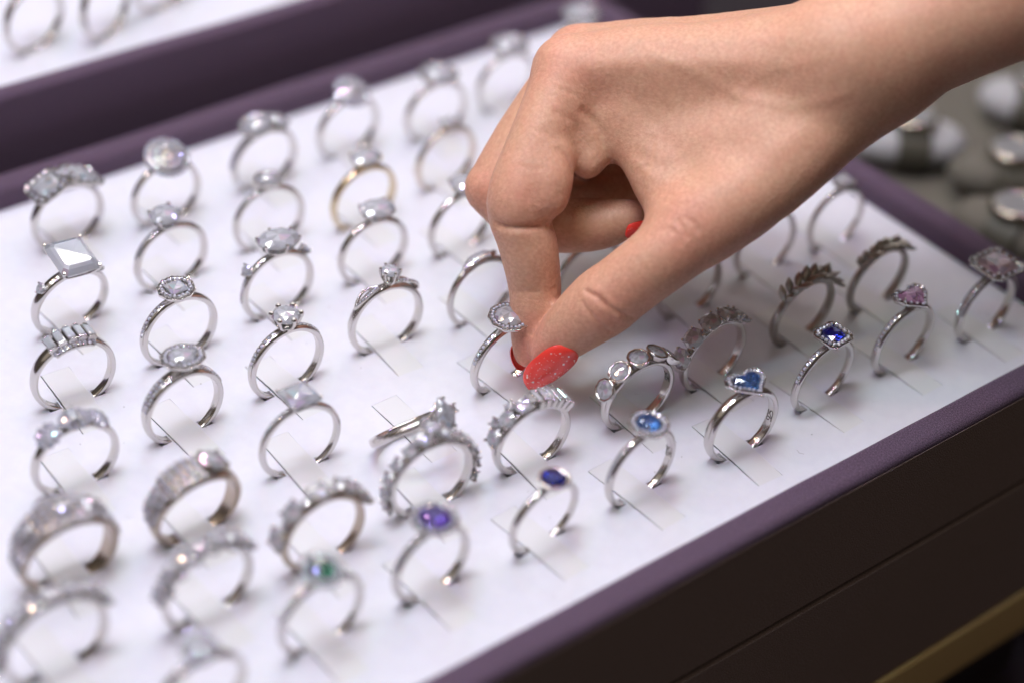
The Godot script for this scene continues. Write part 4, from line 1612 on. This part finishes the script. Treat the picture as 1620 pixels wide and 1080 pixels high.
# ------------------------------------------------------------------ start
func _ready() -> void:
	rng.seed = 11
	var cam := Camera3D.new()
	cam.name = "camera"
	cam.fov = 20.2913
	cam.near = 0.05
	cam.far = 20.0
	# right, down and forward of the camera in the scene's axes
	var right := Vector3(0.79177, 0.05073, 0.60870)
	var fwd := Vector3(0.50652, -0.61147, -0.60790)
	cam.transform = Transform3D(Basis(right, -fwd.cross(right), -fwd).orthonormalized(), V(-227, 290, 275) * MM)
	add_child(cam)
	var lens := CameraAttributesPhysical.new()
	lens.frustum_focal_length = 67.058
	lens.frustum_focus_distance = 0.447
	lens.exposure_aperture = 4.2
	lens.frustum_near = 0.05
	lens.frustum_far = 20.0
	cam.attributes = lens
	cam.current = true

	var env := Environment.new()
	env.background_mode = Environment.BG_COLOR
	env.background_color = Color(0.33, 0.30, 0.27)
	env.tonemap_mode = Environment.TONE_MAPPER_LINEAR
	env.tonemap_exposure = 0.84
	env.sdfgi_enabled = true
	env.ssao_enabled = true
	env.ssil_enabled = true
	var we := WorldEnvironment.new()
	we.name = "environment"
	we.environment = env
	add_child(we)

	# showcase LED panel overhead, plus added unseen fills, sparkle strips and coloured glint spots
	area("led_panel", V(-110, 620, -40), V(20, 0, -10), 230, 120, 0.19, Color(0.96, 0.975, 1.0))
	area("added_fill", V(-650, 1350, -50), V(0, 0, 0), 2200, 2000, 0.45, Color(1.0, 0.94, 0.87))  # added soft fill from above left, no known fixture
	area("added_fill", V(750, 1000, -900), V(0, 0, 0), 1400, 900, 0.36, Color(0.97, 0.97, 1.0))  # added fill from back right, brightens gem tables and metal
	area("added_sparkle_strip", V(-330, 430, -60), V(0, 0, 0), 14, 420, 0.035, Color(0.93, 0.96, 1.0))  # added for facets to catch as sparkles
	area("added_sparkle_strip", V(60, 520, -420), V(0, 0, -40), 460, 14, 0.045, Color(1.0, 0.97, 0.94))  # second strip added for sparkle in the facets
	var hues := [Color(1, 0.84, 0.68), Color(0.72, 0.68, 1.0), Color(1, 1, 1), Color(0.74, 1.0, 0.96), Color(1.0, 0.76, 0.9)]  # lamp colours invented for rainbow glints in the stones
	for k in 24:
		lamp("added_glint_spot", V(-330 + (k % 6) * 120 + 20 * (k % 4), 520 + 25 * (k % 3), -320 + (k / 6) * 130 + 30 * (k % 2)), 0.0155, hues[(k * 2) % 5])  # grid of spots added to multiply the glints

	make_materials()
	make_rings()
	make_tray()
	make_counter()
	make_hand()


func area(called: String, at: Vector3, to: Vector3, w: float, h: float, energy: float, color: Color) -> void:
	var l := AreaLight3D.new()
	l.name = called
	l.area_size = Vector2(w, h) * MM
	l.light_energy = energy
	l.light_color = color
	l.area_range = 6.0
	l.shadow_enabled = true
	add_child(l)
	l.look_at_from_position(at * MM, to * MM, Vector3.BACK)


func lamp(called: String, at: Vector3, energy: float, color: Color) -> void:
	var l := OmniLight3D.new()
	l.name = called
	l.light_energy = energy
	l.light_color = color
	l.light_size = 0.01
	l.omni_range = 4.0
	l.shadow_enabled = true
	add_child(l, true)
	l.position = at * MM
